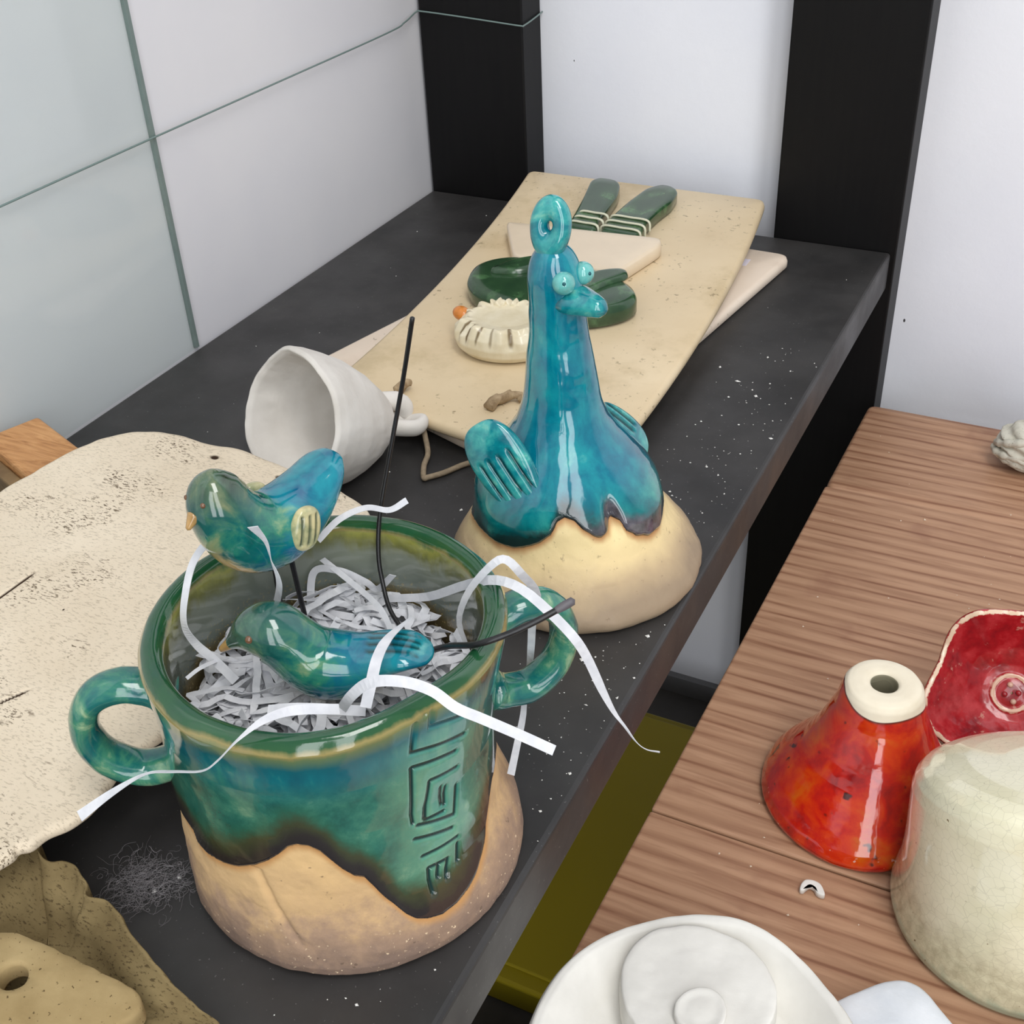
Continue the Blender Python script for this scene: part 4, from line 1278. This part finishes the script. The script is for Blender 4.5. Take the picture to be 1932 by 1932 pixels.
# cream bell
cprof = [(.044, .003), (.0495, .0003), (.0522, .0016), (.0528, .0050), (.0520, .0100), (.0508, .0180), (.0503, .0300), (.0505, .0450), (.0512, .0620), (.0516, .0730), (.0510, .0790), (.0492, .0835), (.0460, .0868), (.0410, .0892), (.0330, .0910), (.0200, .0922), (1e-5, .0926)]
cb, V, F, th, r, z, pd = bell_obj('cream_bell', 'large cream crackle glazed bell with rounded shoulder at the right edge', .5192, -.4300, cprof, 200, None, lambda t, z: 1 + .012 * np.sin(2 * t + 1) * sstep(0, .05, z))
V[:, 2] += sstep(.02, .09, z) * (V[:, 0] * .47 - V[:, 1] * .88) * .50 - sstep(.02, .09, z) * .001
m = Mat('cream_crackle_glaze', 0.12, 0.5, 0.5)
c = m.ramp(m.noise(40, 4), [(0.3, S(228, 222, 190)), (0.7, S(240, 234, 206))])
zs = m.attr('hz')
c = m.mix(m.map(m.math('ADD', zs, m.math('MULTIPLY', m.math('SUBTRACT', m.noise(50, 4), .5), .04)), .045, .012), c, m.ramp(m.noise(220, 4), [(0.35, S(186, 178, 148)), (0.65, S(214, 208, 176))]))
c = m.mix(m.math('MULTIPLY', m.map(m.voro(260, 'DISTANCE_TO_EDGE'), .04, .0), .22), c, S(120, 110, 86))
c = m.mix(m.map(m.math('ADD', zs, m.math('MULTIPLY', m.math('SUBTRACT', m.noise(120, 3), .5), .012)), .009, .003), c, S(164, 176, 152))
c = m.mix(m.map(m.noise(300, 2), .74, .77), c, S(130, 112, 84))
m.set('Base Color', c)
m.bump(m.noise(60, 2), .08, .0009)
mesh('bell_body', V, F, m.m, cb, attrs=dict(hz=z))

# red flower bowl on its side
fc = np.array([.4985, -.3380, -.0665])
fn = np.array([.05, -.74, .66])
fn /= np.linalg.norm(fn)
fb = thing('flower_bowl', 'dark red flower shaped ceramic bowl standing on edge behind the bells', 'bowl', tuple(fc))
rotf = np.array(Vector((0, 0, 1)).rotation_difference(Vector(fn)).to_matrix())
fin = [(.0006, -.0215), (.004, -.0213), (.0072, -.0220), (.0090, -.0212), (.0100, -.0222), (.0140, -.0212), (.0220, -.0165), (.0300, -.0085), (.0350, -.0020), (.0375, .0010)]
fout = [(.0395, .0012), (.0402, -.0010), (.0380, -.0060), (.0320, -.0150), (.0230, -.0230), (.0130, -.0270), (.0006, -.0275)]
pf = dense(fin + fout, .0009)
th, r, z = lathe_arrays(pf, 240)
wv_ = sstep(.012, .036, r)
rr = r * (1 + wv_ * (.06 * np.cos(5 * th + .4) + .03 * np.cos(3 * th + 1)))
zz = z + wv_ * (.0030 * np.cos(5 * th + 1.5) + .0008 * vnoise(np.column_stack([np.cos(th) * 6, np.sin(th) * 6, z * 0]), 1.5, 3))
V = np.column_stack([np.cos(th) * rr, np.sin(th) * rr, zz])
V = V + fbm(V, 120, 8)[:, None] * .0004
V = V @ rotf.T
rimm = np.exp(-((np.arange(len(pf)) - len(dense(fin, .0009)) - 0.5) / 2.4) ** 2)
m = Mat('crimson_flower_glaze', 0.25, 0.5, 0.4)
nz = m.noise(90, 5, .6)
c = m.ramp(nz, [(0.3, S(122, 14, 24)), (0.5, S(166, 24, 32)), (0.72, S(196, 62, 66))])
c = m.mix(m.map(m.math('ADD', m.attr('rim'), m.math('MULTIPLY', m.math('SUBTRACT', m.noise(330, 3), .5), 1.6)), .55, .75), c, S(226, 200, 172))
c = m.mix(m.math('MULTIPLY', m.map(m.noise(120, 4, .6), .62, .68), .55), c, S(216, 170, 150))
c = m.mix(m.map(m.math('ADD', m.attr('cen'), m.math('MULTIPLY', m.math('SUBTRACT', m.noise(260, 3), .5), 1.2)), .6, .8), c, S(222, 186, 160))
m.set('Base Color', c)
m.bump(m.noise(160, 4), .3, .0008)
cen = np.exp(-((r - .0085) / .0016) ** 2) * (z > -.0235)
mesh('bowl_body', V, grid_faces(len(pf), 240), m.m, fb, attrs=dict(rim=np.repeat(rimm, 240), cen=cen))
M_fpale = plain('pale_petal_mark', S(220, 184, 160), .4, .5, .2, .3, 300)
M_fred = plain('crimson_bead', S(170, 28, 40), .25, .5, .4, .4, 300)
for k, (a, q) in enumerate(((.3, .0030), (2.0, .0040), (3.6, .0034), (5.1, .0042))):
    p = rotf @ np.array([math.cos(a) * q, math.sin(a) * q, -.0208])
    mesh('stamen', *ball_geo(p, .0014), M_fpale if k % 2 else M_fred, fb)

# white clay rose dish in the foreground
M_whiteclay = clay_mat('white_raw_clay', S(216, 213, 206), S(230, 227, 220), None, 0.85, 40, 0.3, 180)
dish = thing('clay_rose_dish', 'unfired white clay dish holding two stacked clay discs in the foreground', 'dish', (.4200, -.5650, ZB + .0003))
dp = [(1e-5, .0), (.030, .0), (.036, .002), (.048, .014), (.0565, .025), (.0590, .0305), (.0575, .0330), (.0545, .0325), (.0500, .0265), (.0420, .0170), (.0300, .0110), (1e-5, .0100)]
pd = dense(dp, .0011)
th, r, z = lathe_arrays(pd, 220)
lip = sstep(.035, .058, r)
rr = r * (1 + lip * (.035 * np.sin(2 * th + .8) + .025 * np.sin(3 * th + 2.1)))
zz = z + lip * (.0020 * np.sin(2 * th - .6) + .0014 * np.sin(5 * th))
V = np.column_stack([np.cos(th) * rr, np.sin(th) * rr, zz])
V = V + fbm(V, 60, 3)[:, None] * .0008
mesh('dish_body', V, grid_faces(len(pd), 220), M_whiteclay, dish)


def clay_disc(name, cx, cy, z0, z1, rad, seed, tilt):
    pr = [(1e-5, z0), (rad * .9, z0), (rad * .985, z0 + (z1 - z0) * .25), (rad, z0 + (z1 - z0) * .6), (rad * .975, z1 - .0004), (rad * .92, z1), (rad * .6, z1 - .0006), (rad * .3, z1 - .0002), (1e-5, z1)]
    pd = dense(pr, .0011)
    th, r, z = lathe_arrays(pd, 180)
    rr = r * (1 + .03 * np.sin(2 * th + seed) + .025 * np.sin(3 * th + seed * 2) + .012 * vnoise(np.column_stack([np.cos(th) * 5, np.sin(th) * 5, z * 0]), 1.3, seed))
    V = np.column_stack([np.cos(th) * rr, np.sin(th) * rr, z])
    V[:, 2] += fbm(V, 90, seed)[:] * .0006 + V[:, 0] * tilt[0] + V[:, 1] * tilt[1]
    mesh(name, V + [cx, cy, 0], grid_faces(len(pd), 180), M_whiteclay, dish)


clay_disc('inner_disc', -.0060, .0215, .0120, .0350, .0300, 3, (.05, -.04))
clay_disc('centre_disc', -.0010, .0110, .0350, .0395, .0098, 5, (.05, -.04))

# pale clay petal beside the dish
pet = thing('clay_petal', 'pale grey clay petal with a turquoise underside lying beside the white dish', 'clay piece', (.4830, -.5120, ZB + .0003))
pp = closed_spline([(-.0230, -.0070), (-.0140, .0040), (-.0030, .0125), (.0060, .0135), (.0150, .0080), (.0250, .0010), (.0300, -.0080), (.0200, -.0220), (.0000, -.0270), (-.0180, -.0200)], 90)
V, F = prism_geo(pp, .0145, .0195, .0016)
V[:, 2] += .0035 * np.cos(V[:, 0] * 70) + .0008 * fbm(V, 100, 3) - .010 * (V[:, 1] < -.5)
mesh('petal', V, F, clay_mat('pale_grey_clay', S(204, 208, 214), S(224, 226, 230), None, .9, 60, .3, 260), pet)
pp2 = closed_spline([(-.0215, -.0110), (-.0130, -.0060), (0, .0020), (.0140, .0010), (.0200, -.0080), (.0120, -.0200), (-.0060, -.0250), (-.0190, -.0200)], 60)
V, F = prism_geo(pp2, .0, .0150, .002)
mesh('turquoise_base', V, F, plain('teal_glaze', S(20, 110, 116), .12, .5, .5, .4, 120), pet)

# knotted clay lump at the back right
M_lump = clay_mat('greenish_grey_clay', S(186, 182, 166), S(214, 210, 196), S(120, 116, 98), .9, 80, .4, 300)
lump = thing('clay_lump', 'grey clay lump wrapped in coiled ropes at the back of the bench', 'clay lump', (.4800, -.0640, ZB + .0163))
a, b = np.meshgrid(np.linspace(0, 2 * math.pi, 120, endpoint=False), np.linspace(math.pi - .02, .02, 80))
U3 = np.column_stack([(np.sin(b) * np.cos(a)).ravel(), (np.sin(b) * np.sin(a)).ravel(), np.cos(b).ravel()])
rope = np.sin(U3[:, 0] * 9 + U3[:, 2] * 16 + 3 * vnoise(U3, 1.6, 4))
V = U3 * np.array([.0250, .0190, .0165]) * (1 + .05 * rope + .09 * fbm(U3, 2.4, 6))[:, None]
V[:, 2] = np.maximum(V[:, 2], -.0160)
mesh('lump_body', V, grid_faces(80, 120), M_lump, lump)
for k, (tilt, rad, zo) in enumerate(((.5, .0195, .000), (.9, .0185, .003), (-.3, .0180, -.004))):
    ph = np.linspace(0, 2 * math.pi, 61)[:-1]
    Pq = np.column_stack([np.cos(ph) * rad * 1.15 - .003, np.sin(ph) * rad * .86, zo + np.cos(ph + k) * rad * tilt * .55])
    Pq = np.vstack([Pq, Pq[:1]])
    Vr, Fr = tube_geo(Pq, .0026 + .0005 * np.sin(np.arange(61) * 1.7), None, 10)
    Vr[:, 2] = np.maximum(Vr[:, 2], -.0160)
    mesh('coil', Vr, Fr, M_lump, lump)

# horseshoe chip
P = [(.4370 + x, -.4545 + y) for x, y in [(-.0044, -.0030), (-.0046, .0004), (-.0034, .0032), (-.0004, .0042), (.0028, .0036), (.0050, .0012), (.0062, -.0014), (.0046, -.0022), (.0026, -.0016), (.0012, .0002), (-.0008, .0006), (-.0020, -.0012), (-.0028, -.0030)]]
V, F = prism_geo(closed_spline(P, 60), ZB + .0002, ZB + .0032, .0006)
o = mesh('clay_chip', V, F, M_whiteclay)
tag(o, 'small white horseshoe shaped clay chip between the red bell and white dish', 'clay chip')

# white dish edge at the lower right corner
wd = thing('white_dish', 'white glazed dish just entering the picture at the lower right corner', 'dish', (.5680, -.5400, ZB + .0003))
pd = dense([(1e-5, 0), (.022, 0), (.030, .010), (.0355, .022), (.0345, .0235), (.0325, .022), (.026, .010), (1e-5, .006)], .0015)
th, r, z = lathe_arrays(pd, 120)
mesh('dish_body', np.column_stack([np.cos(th) * r, np.sin(th) * r, z]), grid_faces(len(pd), 120), plain('white_glaze', S(226, 228, 222), .2, .5, .4, .04), wd)

# ------------------------------------------------------------------ things on the floor below
M_yel = plain('yellow_plastic', S(150, 134, 22), 0.45, 0.4, 0, .10, 8)
yb = thing('yellow_storage_box', 'yellow plastic storage box with lipped lid on the floor under the shelf', 'box', (.23, -.205, FLOOR))
o = mesh('box_body', *box_geo(-.225, .135, -.140, .140, .0, .042), M_yel, yb, smooth=False)
bevel(o, .004, 2)
o = mesh('lid', *box_geo(-.225, .145, -.150, .150, .0402, .0470), M_yel, yb, smooth=False)
bevel(o, .0025, 2)
o = mesh('lid_panel', *box_geo(-.215, .135, -.138, .142, .0468, .0500), M_yel, yb, smooth=False)
bevel(o, .0015, 2)
M_bag = clay_mat('dark_cloth', S(26, 26, 30), S(60, 58, 60), None, .95, 60, .5, 120)
bag = thing('cloth_bundle', 'crumpled dark cloth bundle on the floor in front of the yellow box', 'cloth', (.27, -.440, FLOOR + .030))
a, b = np.meshgrid(np.linspace(0, 2 * math.pi, 90, endpoint=False), np.linspace(math.pi - .02, .02, 50))
U3 = np.column_stack([(np.sin(b) * np.cos(a)).ravel(), (np.sin(b) * np.sin(a)).ravel(), np.cos(b).ravel()])
V = U3 * np.array([.085, .060, .040]) * (1 + .28 * fbm(U3, 2.6, 6))[:, None]
V[:, 2] = np.maximum(V[:, 2], -.0295)
mesh('folds', V, grid_faces(50, 90), M_bag, bag)
jar = thing('beige_pot', 'blurred beige clay pot on the floor below the shelf edge', 'pot', (.186, -.412, FLOOR + .0003))
pd = dense([(1e-5, 0), (.016, 0), (.021, .012), (.022, .028), (.018, .042), (.0195, .048), (.0175, .048), (.0155, .042), (.018, .028), (1e-5, .006)], .002)
th, r, z = lathe_arrays(pd, 60)
mesh('pot_body', np.column_stack([np.cos(th) * r, np.sin(th) * r, z]), grid_faces(len(pd), 60), plain('beige_clay', S(170, 158, 136), .8), jar)

# ------------------------------------------------------------------ dust, lint and crumbs
M_fleck = plain('white_clay_fleck', S(224, 222, 216), .9)
parts = []


def fleck(x, y, z, s):
    V = rng.normal(0, 1, (6, 3))
    O = np.array([(1, 0, 0), (-1, 0, 0), (0, 1, 0), (0, -1, 0), (0, 0, .7), (0, 0, -.7)]) * s
    O = O * (1 + .35 * V[:, :1])
    O[:, 2] = np.maximum(O[:, 2], -.3 * s)
    return O + [x, y, z + .3 * s], [[0, 2, 4], [2, 1, 4], [1, 3, 4], [3, 0, 4], [2, 0, 5], [1, 2, 5], [3, 1, 5], [0, 3, 5]]


for k in range(540):
    if k < 320:
        y = rng.uniform(-.64, -.16)
        x = .358 - abs(rng.normal(0, .035))
    elif k < 460:
        x, y = rng.uniform(.20, .355), rng.uniform(-.70, -.62)
    else:
        x, y = rng.uniform(.02, .35), rng.uniform(-.68, -.03)
    if math.hypot(x - CUPC[0], y - CUPC[1]) < .061 or math.hypot(x - GC[0], y - GC[1]) < .06: continue
    if .075 < x < .305 and y > -.37: continue
    if x < .25 and -.69 < y < -.42: continue
    if x < .31 and y < -.64 and x < .30 - (y + .66) * -2: continue
    parts.append(fleck(x, y, 0, rng.choice([.00025, .0004, .0006, .0009], p=[.5, .3, .15, .05])))
for x, y, s in ((.3200, -.2150, .0016), (.2480, -.6330, .0011), (.2520, -.6250, .0008)):
    parts.append(fleck(x, y, 0, s))
V, F = join(parts)
o = mesh('clay_flecks', V, F, M_fleck, smooth=False)
tag(o, 'scattered white clay crumbs and dust on the black shelf', 'dust', kind='stuff')
parts = []
for k in range(46):
    x, y = rng.uniform(.37, .52), rng.uniform(-.55, -.06)
    parts.append(fleck(x, y, ZB, rng.choice([.0004, .0006, .0010], p=[.55, .35, .1])))
V, F = join(parts)
o = mesh('bench_crumbs', V, F, plain('beige_crumb', S(224, 206, 184), .9), smooth=False)
tag(o, 'tiny pale clay crumbs scattered over the pine bench', 'dust', kind='stuff')

M_lint = plain('grey_lint', S(150, 146, 148), .95, .1)
parts = []
for k in range(420):
    q = rng.randint(0, 4)
    cc = ((.2400, -.6300), (.2470, -.6350), (.2420, -.6380), (.2510, -.6290))[q]
    c = np.array([rng.normal(cc[0], .0048), rng.normal(cc[1], .0038), abs(rng.normal(.002, .0018)) + .0004])
    h, pts = rng.uniform(0, 6.3), []
    cv = rng.normal(0, .5)
    ln = rng.uniform(.0005, .0014)
    for i in range(9):
        cv = cv * .8 + rng.normal(0, .3)
        h += cv
        pts.append(c.copy())
        c = c + [math.cos(h) * ln, math.sin(h) * ln, rng.normal(0, .0003)]
        c[2] = max(c[2], .0003)
    parts.append(tube_geo(spline(pts, 14), rng.choice([.00003, .00005, .00008], p=[.5, .4, .1]), seg=3))
V, F = join(parts)
o = mesh('lint_tuft', V, F, M_lint)
tag(o, 'grey tuft of lint and hair on the shelf below the left handle', 'lint', kind='stuff')
